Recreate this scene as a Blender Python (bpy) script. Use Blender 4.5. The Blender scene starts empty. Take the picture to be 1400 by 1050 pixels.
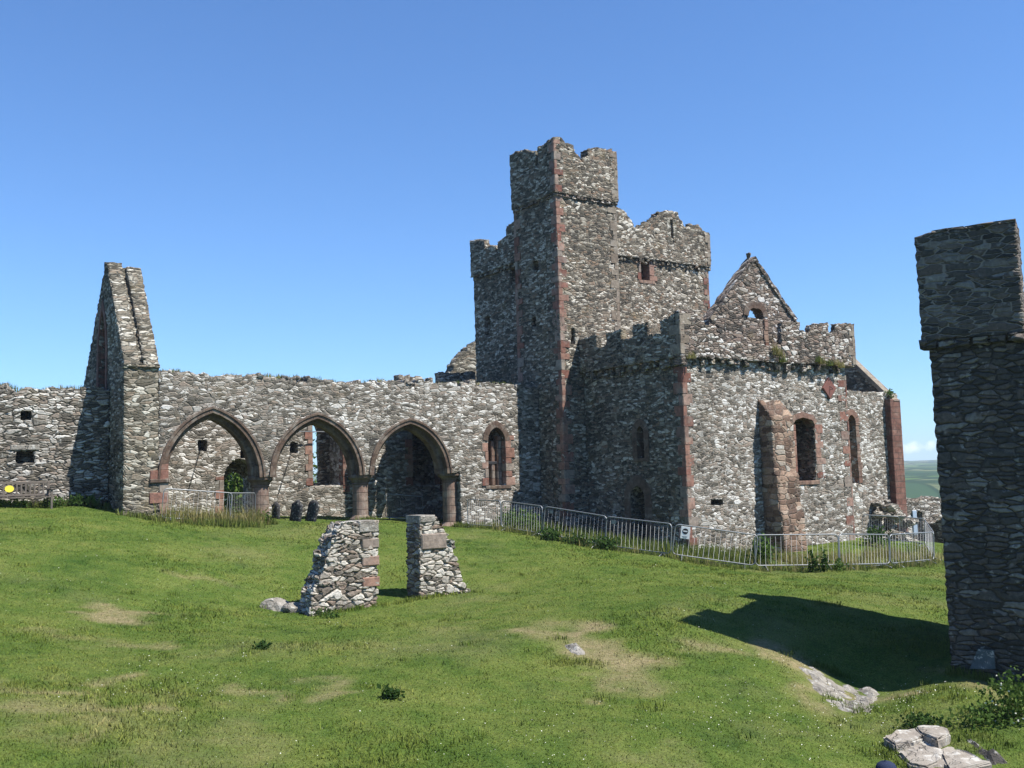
import bpy, bmesh, math, random
import numpy as np
from mathutils import Vector, geometry

HAZE = True
random.seed(7); rng = np.random.default_rng(7)
sc = bpy.context.scene
col = sc.collection
PI = math.pi

# ------------------------------------------------------------------ survey helpers
F = 1400.0; PITCH = math.atan(135/F); ROLL = 0.028
CAM = np.array([0, 0, 3.2])
cp, sp = math.cos(PITCH), math.sin(PITCH)
cr, sr = math.cos(ROLL), math.sin(ROLL)
FW = np.array([0, cp, sp])
R0 = np.array([1.0, 0, 0]); U0 = np.array([0, -sp, cp])
RT = R0*cr - U0*sr; UP = U0*cr + R0*sr
Z = np.array([0, 0, 1.0])
def ray(px, py): return FW + RT*(px-700)/F - UP*(py-525)/F
def atd(px, py, D):
    d = ray(px, py); return CAM + d*D/d[1]
TH = math.radians(56)
u = np.array([math.sin(TH), math.cos(TH), 0]); v = np.array([-u[1], u[0], 0])

class Plane:
    """a vertical wall plane: origin, direction along it, outward normal"""
    def __init__(s, O, d, n): s.O = np.array(O)*[1, 1, 0]; s.d = np.array(d); s.n = np.array(n)
    def sz(s, px, py):
        r = ray(px, py); t = ((s.O-CAM)@s.n)/(r@s.n); P = CAM + r*t
        return ((P-s.O)@s.d, P[2])
    def P(s, a, z, dep=0.0): return s.O + s.d*a + Z*z - s.n*dep
    def off(s, dep): return Plane(s.O - s.n*dep, s.d, s.n)

A = atd(943, 752, 36)
TS = Plane(A, u, -v); TW = Plane(A, v, -u)
J = TW.P(TW.sz(797, 490)[0], 0)
B = J + u*Plane(J, u, -v).sz(764, 400)[0]
SS = Plane(B, u, -v); SW = Plane(B, v, -u)
KS = Plane(B+v*0.3, u, -v); KW = Plane(B+u*0.95, v, -u)
NA = Plane(B+v*1.6, u, -v)
G = NA.P(NA.sz(169, 600)[0], 0)
GW = Plane(G, v, -u); GS = Plane(G, u, -v)
LW = Plane(G+v*1.9, u, -v)
NN = Plane(B+v*6.6, u, -v)

# ------------------------------------------------------------------ terrain
def base_pts():
    L = []
    def a(px, py, D): L.append(atd(px, py, D))
    def p(pl, px, py): s, z = pl.sz(px, py); L.append(pl.P(s, z))
    for px, py in ((-60, 692), (30, 691), (110, 690)): p(LW, px, py)
    p(GS, 170, 702); p(NA, 225, 711); p(NA, 363, 716); p(NA, 500, 712); p(NA, 622, 722); p(NA, 690, 722)
    p(TS, 943, 754); p(TS, 1060, 752); p(TS, 1170, 738); p(TW, 850, 735)
    for q in ((686, 724, 36.5), (741, 738, 34.4), (826, 750, 33.1), (917, 764, 31.7), (1031, 779, 31.5), (1147, 780, 31.6),
              (1216, 776, 33.7), (1277, 768, 35.8), (485, 829, 24), (600, 826, 24), (380, 831, 24), (700, 815, 24.3),
              (948, 850, 19.8), (1050, 816, 22.8), (1294, 915, 18), (1400, 955, 17.2), (1205, 941, 18.43), (1140, 925, 18.73), (1080, 891, 19.03), (1240, 932, 18.25), (1180, 880, 20.2), (0, 1050, 11.3), (350, 1050, 12),
              (700, 1050, 12.6), (1000, 1050, 13.2), (1150, 1050, 14), (1250, 1008, 15.3), (1300, 1045, 14.1), (1300, 938, 16.7),
              (1200, 985, 16.4), (1085, 908, 18.2), (1150, 952, 17.6), (1200, 962, 17.4), (1245, 950, 17.0), (1390, 985, 15.4), (0, 850, 18.8), (350, 900, 17.3),
              (200, 780, 24.5), (850, 950, 16.0), (785, 885, 18.4)): a(*q)
    for q in ((0, 0, 1.5), (-8, 0, 1.6), (-30, 10, 1.2), (8, 4, 0.2), (4.15, 11.2, -1.72), (5.3, 10.8, -1.7), (9, 9, -1.3), (20, 8, -.5), (30, 20, -.4),
              (30, 45, -.6), (12, 52, -.3), (-5, 48, 1.9), (-14, 42, 2.3), (-30, 36, 3.0), (-24, 50, 2.2), (0, 60, .6), (30, 62, -1.2), (17, 48, -.1), (-30, 62, 1.0)):
        L.append(np.array(q, float))
    return np.array(L)
_TP = base_pts()
def _phi(r): return np.where(r > 1e-9, r*r*np.log(np.maximum(r, 1e-9)), 0)
def _fit():
    X = _TP[:, :2]/20; n = len(X)
    K = _phi(np.linalg.norm(X[:, None]-X[None], axis=2)) + np.eye(n)*0.0012
    Q = np.c_[np.ones(n), X]
    M = np.zeros((n+3, n+3)); M[:n, :n] = K; M[:n, n:] = Q; M[n:, :n] = Q.T
    return X, np.linalg.solve(M, np.r_[_TP[:, 2], 0, 0, 0])
_TX, _TWt = _fit()
def vnoise(x, y, s, seed=0):
    x = np.asarray(x, float)*s + seed*17.13; y = np.asarray(y, float)*s + seed*9.71
    xi, yi = np.floor(x), np.floor(y); fx, fy = x-xi, y-yi
    fx = fx*fx*(3-2*fx); fy = fy*fy*(3-2*fy)
    h = lambda a, b: (np.sin(a*127.1+b*311.7)*43758.5453) % 1.0
    return (h(xi, yi)*(1-fx)+h(xi+1, yi)*fx)*(1-fy) + (h(xi, yi+1)*(1-fx)+h(xi+1, yi+1)*fx)*fy
def ground_arr(x, y):
    x = np.atleast_1d(np.asarray(x, float)); y = np.atleast_1d(np.asarray(y, float))
    out = np.empty(len(x))
    for i in range(0, len(x), 20000):
        q = np.c_[x[i:i+20000], y[i:i+20000]]/20
        r = np.linalg.norm(q[:, None]-_TX[None], axis=2)
        out[i:i+20000] = _phi(r)@_TWt[:len(_TX)] + _TWt[-3] + q@_TWt[-2:]
    out += (vnoise(x, y, .7, 1)-.5)*.10 + (vnoise(x, y, 2.1, 2)-.5)*.05
    return out
def ground(x, y): return float(ground_arr([x], [y])[0])
def gpt(px, py, D):
    """the ground point seen near a pixel at distance D"""
    p = atd(px, py, D); return np.array([p[0], p[1], ground(p[0], p[1])])
def gray(px, py):
    """where the ray of a pixel meets the ground"""
    r = ray(px, py); Y = np.linspace(8, 60, 1200); t = Y/r[1]
    z = CAM[2]+r[2]*t; g = ground_arr(r[0]*t, Y)
    k = np.argmax(z < g); return np.array([r[0]*t[k], Y[k], g[k]])

# ------------------------------------------------------------------ materials
class NT:
    def __init__(s, name, kind='mat'):
        s.m = bpy.data.materials.new(name); s.m.use_nodes = True
        s.t = s.m.node_tree; s.t.nodes.clear()
        s.out = s.t.nodes.new('ShaderNodeOutputMaterial')
    def n(s, typ, _p=None, **kw):
        nd = s.t.nodes.new(typ)
        for k, val in (_p or {}).items(): setattr(nd, k, val)
        for k, val in kw.items():
            key = int(k[1:]) if k[0] == 'i' and k[1:].isdigit() else k.replace('_', ' ')
            s.set(nd.inputs[key], val)
        return nd
    def set(s, sock, val):
        if isinstance(val, bpy.types.NodeSocket): s.t.links.new(val, sock)
        elif isinstance(val, bpy.types.Node): s.t.links.new(val.outputs[0], sock)
        else: sock.default_value = val
    def math(s, op, a, b=0.0, c=None, clamp=False):
        nd = s.t.nodes.new('ShaderNodeMath'); nd.operation = op; nd.use_clamp = clamp
        s.set(nd.inputs[0], a); s.set(nd.inputs[1], b)
        if c is not None: s.set(nd.inputs[2], c)
        return nd.outputs[0]
    def vm(s, op, a, b):
        nd = s.t.nodes.new('ShaderNodeVectorMath'); nd.operation = op
        s.set(nd.inputs[0], a); s.set(nd.inputs[1], b); return nd.outputs[0]
    def noise(s, vec, scale, detail=2.0, rough=.5, dims='3D', out=0):
        nd = s.n('ShaderNodeTexNoise', {'noise_dimensions': dims}, Vector=vec, Scale=scale, Detail=detail, Roughness=rough)
        return nd.outputs[out]
    def step(s, x, a, b):
        nd = s.n('ShaderNodeMapRange', {'interpolation_type': 'SMOOTHSTEP'}, Value=x)
        nd.inputs['From Min'].default_value = a; nd.inputs['From Max'].default_value = b
        return nd.outputs[0]
    def mix(s, f, a, b, mode='MIX'):
        nd = s.t.nodes.new('ShaderNodeMix'); nd.data_type = 'RGBA'; nd.blend_type = mode
        s.set(nd.inputs[0], f); s.set(nd.inputs[6], c4(a)); s.set(nd.inputs[7], c4(b)); return nd.outputs[2]
    def fmix(s, f, a, b):
        nd = s.t.nodes.new('ShaderNodeMix'); nd.data_type = 'FLOAT'
        s.set(nd.inputs[0], f); s.set(nd.inputs[2], a); s.set(nd.inputs[3], b); return nd.outputs[0]
    def ramp(s, f, stops, interp='LINEAR'):
        nd = s.t.nodes.new('ShaderNodeValToRGB'); r = nd.color_ramp; r.interpolation = interp
        while len(r.elements) < len(stops): r.elements.new(.5)
        for e, (p, c) in zip(r.elements, stops): e.position = p; e.color = c4(c)
        s.set(nd.inputs[0], f); return nd.outputs[0]
    def bsdf(s, colr, rough=.9, spec=.2, normal=None, metal=0.0):
        b = s.n('ShaderNodeBsdfPrincipled'); s.set(b.inputs['Base Color'], c4(colr)); s.set(b.inputs['Roughness'], rough)
        b.inputs['Specular IOR Level'].default_value = spec; b.inputs['Metallic'].default_value = metal
        if normal is not None: s.set(b.inputs['Normal'], normal)
        s.t.links.new(b.outputs[0], s.out.inputs['Surface']); return b
    def bump(s, h, strength=.5, dist=.05):
        return s.n('ShaderNodeBump', Strength=strength, Distance=dist, Height=h).outputs[0]
def c4(c):
    if isinstance(c, (tuple, list)) and len(c) == 3: return (*c, 1.0)
    return c

def rubble(name, sx=2.6, sy=6.5, stones=None, joint=(.06, .055, .045), jw=.075, disp=.07, bias=0.0, tint=None, lichen=.35, ochre=.2, seed=0.0, patch=0.0, rnd=.92, warp=1.0):
    N = NT(name)
    uv = N.n('ShaderNodeUVMap').outputs[0]
    uv = N.vm('ADD', uv, (seed*13.7, seed*7.3, 0))
    w1 = N.vm('MULTIPLY', N.vm('SUBTRACT', N.noise(uv, .9, 1, out=1), (.5, .5, .5)), (.5*warp, .32*warp, 0))
    w2 = N.vm('MULTIPLY', N.vm('SUBTRACT', N.noise(uv, 5.5, 2, out=1), (.5, .5, .5)), (.16, .07, 0))
    p = N.vm('ADD', N.vm('ADD', uv, w1), w2)
    def vor(k, feat):
        nd = N.n('ShaderNodeTexVoronoi', {'voronoi_dimensions': '2D', 'feature': feat}, Vector=N.vm('MULTIPLY', p, (sx*k, sy*k, 1)), Scale=1.0, Randomness=rnd)
        return nd
    a, ae = vor(1, 'F1'), vor(1, 'DISTANCE_TO_EDGE')
    b, be = vor(.55, 'F1'), vor(.55, 'DISTANCE_TO_EDGE')
    pick = N.step(N.noise(uv, 1.6, 3), .55, .58)
    colr = N.mix(pick, a.outputs['Color'], b.outputs['Color'])
    e = N.fmix(pick, ae.outputs['Distance'], N.math('MULTIPLY', be.outputs['Distance'], 1.35))
    sep = N.n('ShaderNodeSeparateColor', Color=colr)
    r1, r2 = sep.outputs[0], sep.outputs[1]
    big = N.noise(uv, .33, 3)
    rr = N.math('ADD', r1, N.math('MULTIPLY', N.math('SUBTRACT', big, .5), .95))
    rr = N.math('ADD', rr, bias, clamp=True)
    st = stones or [(0, (.05, .048, .043)), (.3, (.095, .088, .075)), (.5, (.165, .15, .125)), (.62, (.21, .15, .112)), (.74, (.25, .23, .195)), (.9, (.36, .34, .30)), (1, (.54, .52, .475))]
    c = N.ramp(rr, st)
    fine = N.noise(uv, 16, 5, .65)
    c = N.mix(1.0, c, N.ramp(fine, [(.25, (.55, .55, .55)), (.75, (1.3, 1.3, 1.3))]), 'MULTIPLY')
    lic = N.math('MULTIPLY', N.step(N.noise(uv, 6.5, 4, .6), .58, .68), lichen)
    c = N.mix(lic, c, (.62, .62, .57))
    blk = N.math('MULTIPLY', N.step(N.noise(N.vm('ADD', N.vm('MULTIPLY', uv, (1, .4, 1)), (50, 3, 0)), 2.2, 5, .65), .53, .7), .45)
    c = N.mix(blk, c, (.045, .046, .042))
    och = N.math('MULTIPLY', N.step(N.noise(N.vm('ADD', uv, (9, 31, 0)), 1.1, 4, .6), .55, .72), ochre)
    c = N.mix(och, c, (.2, .155, .075))
    if tint: c = N.mix(1.0, c, tint, 'MULTIPLY')
    jn = N.mix(N.noise(uv, 9, 3), joint, tuple(min(1, k*2.0) for k in joint))
    if patch:                                     # areas bedded flush in pale mortar
        pm = N.step(N.noise(N.vm('ADD', uv, (3, 77, 0)), .55, 3), .5-.12, .5+.12)
        jn = N.mix(N.math('MULTIPLY', pm, patch), jn, (.27, .235, .19))
    m = N.step(e, jw*.35, jw)
    c = N.mix(m, jn, c)
    N.bsdf(c, .95, .12)
    h = N.math('MULTIPLY', N.step(e, jw*.15, jw*2.4), N.math('MULTIPLY_ADD', r2, .55, .45))
    h = N.math('ADD', h, N.math('MULTIPLY', N.math('SUBTRACT', N.noise(uv, 11, 4, .6), .5), .45))
    d = N.n('ShaderNodeDisplacement', Height=h, Midlevel=.62, Scale=disp)
    N.t.links.new(d.outputs[0], N.out.inputs['Displacement'])
    N.m.displacement_method = 'BOTH'
    return N.m

def redstone(name, c1=(.19, .108, .082), c2=(.26, .185, .14), blocks=True, bw=.5, bh=.3, dirt=.45, grey=.35, vary=True):
    N = NT(name)
    uv = N.n('ShaderNodeUVMap').outputs[0]
    geo = N.n('ShaderNodeNewGeometry')
    ob = N.n('ShaderNodeTexCoord').outputs['Object']
    if blocks:
        br = N.n('ShaderNodeTexBrick', Vector=N.vm('ADD', uv, N.vm('MULTIPLY', N.noise(uv, 5, 2, out=1), (.03, .02, 0))), Color1=(0, 0, 0, 1), Color2=(1, 1, 1, 1), Mortar=(.5, .5, .5, 1), Scale=1.0)
        br.inputs['Mortar Size'].default_value = .012; br.inputs['Mortar Smooth'].default_value = .3
        br.inputs['Brick Width'].default_value = bw; br.inputs['Row Height'].default_value = bh
        rnd, mort = br.outputs[0], br.outputs[1]
    else:
        rnd, mort = geo.outputs['Random Per Island'], 0.0
    c = N.ramp(rnd, [(0, c1), (.35, c2), (.6, tuple(k*.75 for k in c1)), (.8, (.25, .22, .185)), (1, (.29, .165, .125))] if vary else [(0, c1), (.5, c2), (1, tuple(k*.8 for k in c1))])
    nz = N.noise(ob, 7, 6, .65)
    c = N.mix(1.0, c, N.ramp(nz, [(.25, (.45, .45, .45)), (.75, (1.4, 1.38, 1.34))]), 'MULTIPLY')
    c = N.mix(N.math('MULTIPLY', N.step(N.noise(ob, 2.3, 5, .6), .5, .68), grey), c, (.27, .245, .205))
    c = N.mix(N.math('MULTIPLY', N.step(N.noise(N.vm('ADD', ob, (40, 0, 9)), 3.1, 5, .65), .53, .7), dirt), c, (.06, .05, .042))
    if blocks: c = N.mix(mort, c, (.08, .062, .05))
    h = N.math('SUBTRACT', N.math('MULTIPLY', N.noise(ob, 18, 5, .65), .6), mort)
    N.bsdf(c, .92, .15, N.bump(h, .6, .03))
    return N.m

def rockmat(name, stops, scale=3.0, bumpd=.05):
    N = NT(name)
    ob = N.n('ShaderNodeTexCoord').outputs['Object']
    n1 = N.noise(ob, scale, 6, .62)
    c = N.ramp(n1, stops)
    c = N.mix(N.math('MULTIPLY', N.step(N.noise(ob, scale*3, 4, .6), .56, .64), .55), c, (.55, .54, .49))
    crack = N.n('ShaderNodeTexVoronoi', {'feature': 'DISTANCE_TO_EDGE'}, Vector=N.vm('ADD', ob, N.vm('MULTIPLY', N.noise(ob, 4, 3, out=1), (.3, .3, .3))), Scale=scale*.9)
    ck = N.step(N.math('ADD', crack.outputs['Distance'], N.math('MULTIPLY', N.noise(ob, 2.2, 3), .06)), .02, .05)
    c = N.mix(ck, (.10, .09, .075), c)
    h = N.math('ADD', N.noise(ob, scale*4, 6, .7), N.math('MULTIPLY', ck, .6))
    N.bsdf(c, .93, .15, N.bump(h, .8, bumpd))
    return N.m

def plain(name, colr, rough=.8, spec=.3, var=.35, scale=8, metal=0.0):
    N = NT(name)
    ob = N.n('ShaderNodeTexCoord').outputs['Object']
    nz = N.noise(ob, scale, 4, .6)
    c = N.mix(nz, tuple(k*(1-var) for k in colr), tuple(k*(1+var) for k in colr))
    N.bsdf(c, rough, spec, N.bump(nz, .15, .01), metal); return N.m

def leafmat(name, c1, c2, trans=.35):
    N = NT(name)
    geo = N.n('ShaderNodeNewGeometry').outputs['Random Per Island']
    c = N.ramp(geo, [(0, c1), (1, c2)])
    d = N.n('ShaderNodeBsdfDiffuse', Color=c); t = N.n('ShaderNodeBsdfTranslucent', Color=c)
    mx = N.n('ShaderNodeMixShader', i0=trans, i1=d, i2=t)
    N.t.links.new(mx.outputs[0], N.out.inputs['Surface']); return N.m

WARM = [(0, (.055, .052, .045)), (.25, (.115, .105, .086)), (.45, (.195, .18, .153)), (.6, (.245, .198, .158)), (.72, (.3, .282, .248)), (.88, (.4, .383, .345)), (1, (.57, .553, .512))]
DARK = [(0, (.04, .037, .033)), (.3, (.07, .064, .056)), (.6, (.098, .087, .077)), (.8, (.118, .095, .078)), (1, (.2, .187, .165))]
M = {}
M['nave'] = rubble('nave_rubble', 5.2, 13.5, WARM, (.105, .094, .075), .08, .05, .0, lichen=.3, seed=1, patch=.8)
M['inner'] = rubble('interior_rubble', 4.6, 12.0, WARM, (.10, .09, .072), .08, .05, .10, lichen=.4, seed=2, patch=.6)
M['west'] = rubble('west_rubble', 3.8, 12.0, WARM, (.045, .042, .036), .095, .075, .07, lichen=.4, seed=3)
M['gable'] = rubble('gable_rubble', 3.8, 13, WARM, (.075, .07, .056), .08, .05, -.04, tint=(.95, .93, .85), lichen=.3, ochre=.35, seed=4)
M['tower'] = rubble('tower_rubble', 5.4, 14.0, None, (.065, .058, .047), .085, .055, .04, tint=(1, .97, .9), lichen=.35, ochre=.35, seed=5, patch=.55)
M['transept'] = rubble('transept_rubble', 5.4, 12.8, WARM, (.14, .118, .092), .08, .045, .08, lichen=.42, ochre=.15, seed=6, patch=.9)
M['parapet'] = rubble('parapet_rubble', 4.2, 11, [(0, (.04, .038, .034)), (.3, (.11, .095, .078)), (.5, (.2, .15, .12)), (.68, (.23, .19, .155)), (.85, (.34, .31, .27)), (1, (.55, .53, .49))], (.06, .05, .042), .09, .065, .02, lichen=.35, ochre=.3, seed=7)
M['pier'] = rubble('pier_rubble', 3.6, 10.5, [(0, (.06, .055, .05)), (.2, (.13, .12, .105)), (.35, (.24, .185, .15)), (.5, (.27, .25, .22)), (.75, (.38, .36, .32)), (1, (.5, .48, .44))], (.10, .09, .072), .09, .075, .08, tint=(1, .975, .93), lichen=.35, ochre=.2, seed=8)
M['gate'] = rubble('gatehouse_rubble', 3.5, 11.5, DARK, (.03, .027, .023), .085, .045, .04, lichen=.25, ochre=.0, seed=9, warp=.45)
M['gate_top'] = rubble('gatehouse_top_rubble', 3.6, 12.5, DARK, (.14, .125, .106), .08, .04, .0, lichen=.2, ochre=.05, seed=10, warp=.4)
M['buttress'] = rubble('buttress_rubble', 2.3, 5.2, [(0, (.10, .068, .05)), (.3, (.19, .125, .09)), (.55, (.25, .175, .125)), (.75, (.3, .215, .155)), (.9, (.3, .26, .21)), (1, (.42, .39, .34))], (.10, .078, .06), .06, .045, .0, lichen=.15, ochre=.25, seed=11, rnd=.5)
M['red'] = redstone('red_sandstone')
M['redblock'] = redstone('red_sandstone_blocks', (.22, .10, .076), (.26, .16, .122), blocks=False, grey=.42, dirt=.45)
M['buffblock'] = redstone('buff_stone_blocks', (.21, .165, .125), (.25, .215, .17), blocks=False, grey=.6, dirt=.5, vary=False)
M['redbright'] = redstone('bright_red_sandstone', (.165, .082, .064), (.195, .105, .082), bw=.5, bh=.26, dirt=.5, grey=.3, vary=False)
M['moulding'] = redstone('moulded_sandstone', (.10, .068, .052), (.14, .105, .08), bw=.42, bh=3.0, dirt=.5, grey=.5, vary=False)
M['column'] = redstone('column_sandstone', (.17, .11, .088), (.22, .16, .125), bw=3.0, bh=.3, dirt=.4, grey=.5, vary=False)
M['sundial'] = plain('sundial_stone', (.17, .075, .06), .85, .2, .25, 9)
M['slate'] = rockmat('slate_grave', [(.3, (.02, .02, .022)), (.7, (.06, .06, .062))], 4, .02)
M['rock'] = rockmat('bare_rock', [(.25, (.12, .105, .09)), (.5, (.25, .23, .195)), (.75, (.37, .345, .305))], 2.6, .08)
M['paving'] = rockmat('slab_stone', [(.25, (.2, .17, .14)), (.5, (.27, .24, .2)), (.75, (.35, .325, .285))], 2.2, .03)
M['darkrock'] = rockmat('dark_rock', [(.3, (.03, .028, .025)), (.6, (.1, .09, .08)), (.8, (.25, .23, .21))], 3, .08)
M['steel'] = plain('galvanised_steel', (.24, .25, .255), .5, .5, .2, 30, .5)
M['iron'] = plain('dark_iron', (.03, .03, .032), .6, .3)
M['wood'] = plain('weathered_wood', (.13, .11, .09), .8, .2, .4, 14)
M['yellow'] = plain('yellow_disc', (.75, .62, .06), .6, .3, .08)
M['white'] = plain('white_board', (.75, .75, .74), .5, .4, .05)
M['black'] = plain('black_print', (.02, .02, .02), .6, .3, .1)
M['blue'] = plain('pale_blue_paint', (.33, .42, .52), .7, .3, .1)
M['daisy'] = plain('white_petals', (.6, .6, .5), .9, .1, .15)
M['leaf'] = leafmat('broad_leaves', (.05, .095, .02), (.11, .17, .045))
M['darkleaf'] = leafmat('dark_leaves', (.03, .065, .017), (.065, .11, .03))
M['fern'] = leafmat('fern_fronds', (.06, .12, .02), (.14, .2, .05))
M['straw'] = leafmat('dry_tall_grass', (.14, .15, .045), (.34, .29, .13))
M['tuft'] = leafmat('rough_grass', (.075, .115, .025), (.17, .19, .055))

def grassmat(name, blade):
    N = NT(name)
    pos = N.n('ShaderNodeNewGeometry').outputs['Position']
    dry = N.n('ShaderNodeAttribute', {'attribute_name': 'dry'}).outputs['Fac']
    n1, n2 = N.noise(pos, .45, 4, .6), N.noise(pos, 2.6, 4, .62)
    c = N.ramp(N.math('ADD', N.math('MULTIPLY', n1, .55), N.math('MULTIPLY', n2, .45)), [(.3, (.037, .078, .016)), (.46, (.085, .13, .027)), (.6, (.13, .163, .04)), (.74, (.185, .195, .063))])
    if blade:
        rnd = N.n('ShaderNodeNewGeometry').outputs['Random Per Island']
        c = N.mix(1.0, c, N.ramp(rnd, [(0, (.7, .75, .7)), (.6, (1.15, 1.12, 1.0)), (.9, (1.55, 1.4, 1.2)), (1, (1.9, 1.7, 1.6))]), 'MULTIPLY')
        dcol = N.ramp(rnd, [(0, (.17, .14, .055)), (1, (.42, .34, .18))])
    else:
        dcol = N.ramp(N.noise(pos, 14, 4, .7), [(.3, (.15, .115, .06)), (.7, (.36, .29, .17))])
        c = N.mix(1.0, c, N.ramp(N.noise(pos, 22, 3, .7), [(.3, (.55, .55, .55)), (.7, (1.25, 1.25, 1.2))]), 'MULTIPLY')
    c = N.mix(N.math('MULTIPLY', dry, N.math('ADD', .25, N.noise(pos, 6, 4, .7)), clamp=True), c, dcol)
    if blade:
        nn = N.vm('ADD', N.vm('MULTIPLY', N.n('ShaderNodeNewGeometry').outputs['Normal'], (.4, .4, .4)), (0, 0, 1)); nn = N.vm('NORMALIZE', nn, (0, 0, 0))
        d = N.n('ShaderNodeBsdfDiffuse', Color=c, Normal=nn); t = N.n('ShaderNodeBsdfTranslucent', Color=c)
        mx = N.n('ShaderNodeMixShader', i0=.25, i1=d, i2=t)
        N.t.links.new(mx.outputs[0], N.out.inputs['Surface'])
    else:
        N.bsdf(c, 1.0, .05, N.bump(N.noise(pos, 30, 4, .7), .9, .05))
    return N.m
M['lawn'] = grassmat('lawn_turf', False); M['blade'] = grassmat('grass_blades', True)

# ------------------------------------------------------------------ mesh builder
class MB:
    def __init__(s): s.v = []; s.nv = 0; s.parts = []   # parts: (faces array (n,k), uv array (n,k,2), mat name, smooth)
    def add(s, verts, faces, mat, uv=None, smooth=False):
        verts = np.asarray(verts, float).reshape(-1, 3); faces = np.asarray(faces, int)
        if uv is None:
            V = verts[faces]
            nrm = np.cross(V[:, 1]-V[:, 0], V[:, 2]-V[:, 0]); ax = np.abs(nrm)
            hor = ax[:, 2] > np.maximum(ax[:, 0], ax[:, 1])
            h = np.where(hor[:, None], V[..., 0], V[..., 0]*.83+V[..., 1]*.56 + (V[..., 1]*.83-V[..., 0]*.56)*np.where(np.abs(nrm@u) > np.abs(nrm@v), 1, 0)[:, None])
            w = np.where(hor[:, None], V[..., 1], V[..., 2])
            uv = np.stack([h, w], -1)
        s.v.append(verts); s.parts.append((faces+s.nv, np.asarray(uv, float), mat, smooth)); s.nv += len(verts)
    def build(s, name, parent=None):
        me = bpy.data.meshes.new(name)
        V = np.concatenate(s.v); mats = []
        li = np.concatenate([p[0].ravel() for p in s.parts])
        tot = np.concatenate([np.full(len(p[0]), p[0].shape[1]) for p in s.parts])
        st = np.r_[0, np.cumsum(tot)[:-1]]
        mi = []; sm = []
        for p in s.parts:
            if p[2] not in mats: mats.append(p[2])
            mi.append(np.full(len(p[0]), mats.index(p[2]))); sm.append(np.full(len(p[0]), p[3]))
        me.vertices.add(len(V)); me.vertices.foreach_set('co', V.ravel())
        me.loops.add(len(li)); me.loops.foreach_set('vertex_index', li.astype(np.int32))
        me.polygons.add(len(tot)); me.polygons.foreach_set('loop_start', st.astype(np.int32)); me.polygons.foreach_set('loop_total', tot.astype(np.int32))
        for k in mats: me.materials.append(M[k])
        me.polygons.foreach_set('material_index', np.concatenate(mi).astype(np.int32))
        me.polygons.foreach_set('use_smooth', np.concatenate(sm).astype(bool))
        me.update(calc_edges=True)
        ul = me.uv_layers.new(name='UVMap'); ul.data.foreach_set('uv', np.concatenate([p[1].reshape(-1, 2) for p in s.parts]).ravel())
        me.validate()
        o = bpy.data.objects.new(name, me); col.objects.link(o)
        if parent is not None: o.parent = parent
        return o

def tag(o, label=None, cat=None, group=None, kind=None):
    if label: o['label'] = label
    if cat: o['category'] = cat
    if group: o['group'] = group
    if kind: o['kind'] = kind
    return o
def empty(name, loc=(0, 0, 0), rz=0):
    o = bpy.data.objects.new(name, None); o.location = tuple(loc); o.rotation_euler = (0, 0, rz); o.empty_display_size = .3
    col.objects.link(o); return o

def inpoly(P, poly):
    x, y = P[:, 0], P[:, 1]; c = np.zeros(len(P), bool); n = len(poly)
    for i in range(n):
        (x1, y1), (x2, y2) = poly[i], poly[(i+1) % n]
        if y1 == y2: continue
        k = ((y1 > y) != (y2 > y)) & (x < (x2-x1)*(y-y1)/(y2-y1)+x1); c ^= k
    return c
def resample(poly, step):
    out = []; n = len(poly)
    for i in range(n):
        a, b = np.array(poly[i], float), np.array(poly[(i+1) % n], float)
        k = max(1, int(math.ceil(np.linalg.norm(b-a)/step)))
        for j in range(k): out.append(a+(b-a)*j/k)
    return np.array(out)
def rag(pts, amp=.08, step=.2):
    """break a line of points into rough stone-sized steps"""
    out = [tuple(pts[0])]
    for a, b in zip(pts[:-1], pts[1:]):
        a, b = np.array(a, float), np.array(b, float); L = np.linalg.norm(b-a)
        if L > step*.9:
            t = random.uniform(.4, 1)*step
            while t < L-step*.3:
                j = random.gauss(0, 1)*amp*.6; q = a+(b-a)*t/L
                w = random.uniform(.5, 1.1)*step; q2 = a+(b-a)*min(L-.02, t+w)/L
                out.append((q[0], q[1]+j)); out.append((q2[0]-.01, q2[1]+j+random.uniform(-.3, .3)*amp))
                t += w+.015
        out.append(tuple(b))
    return out

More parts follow.
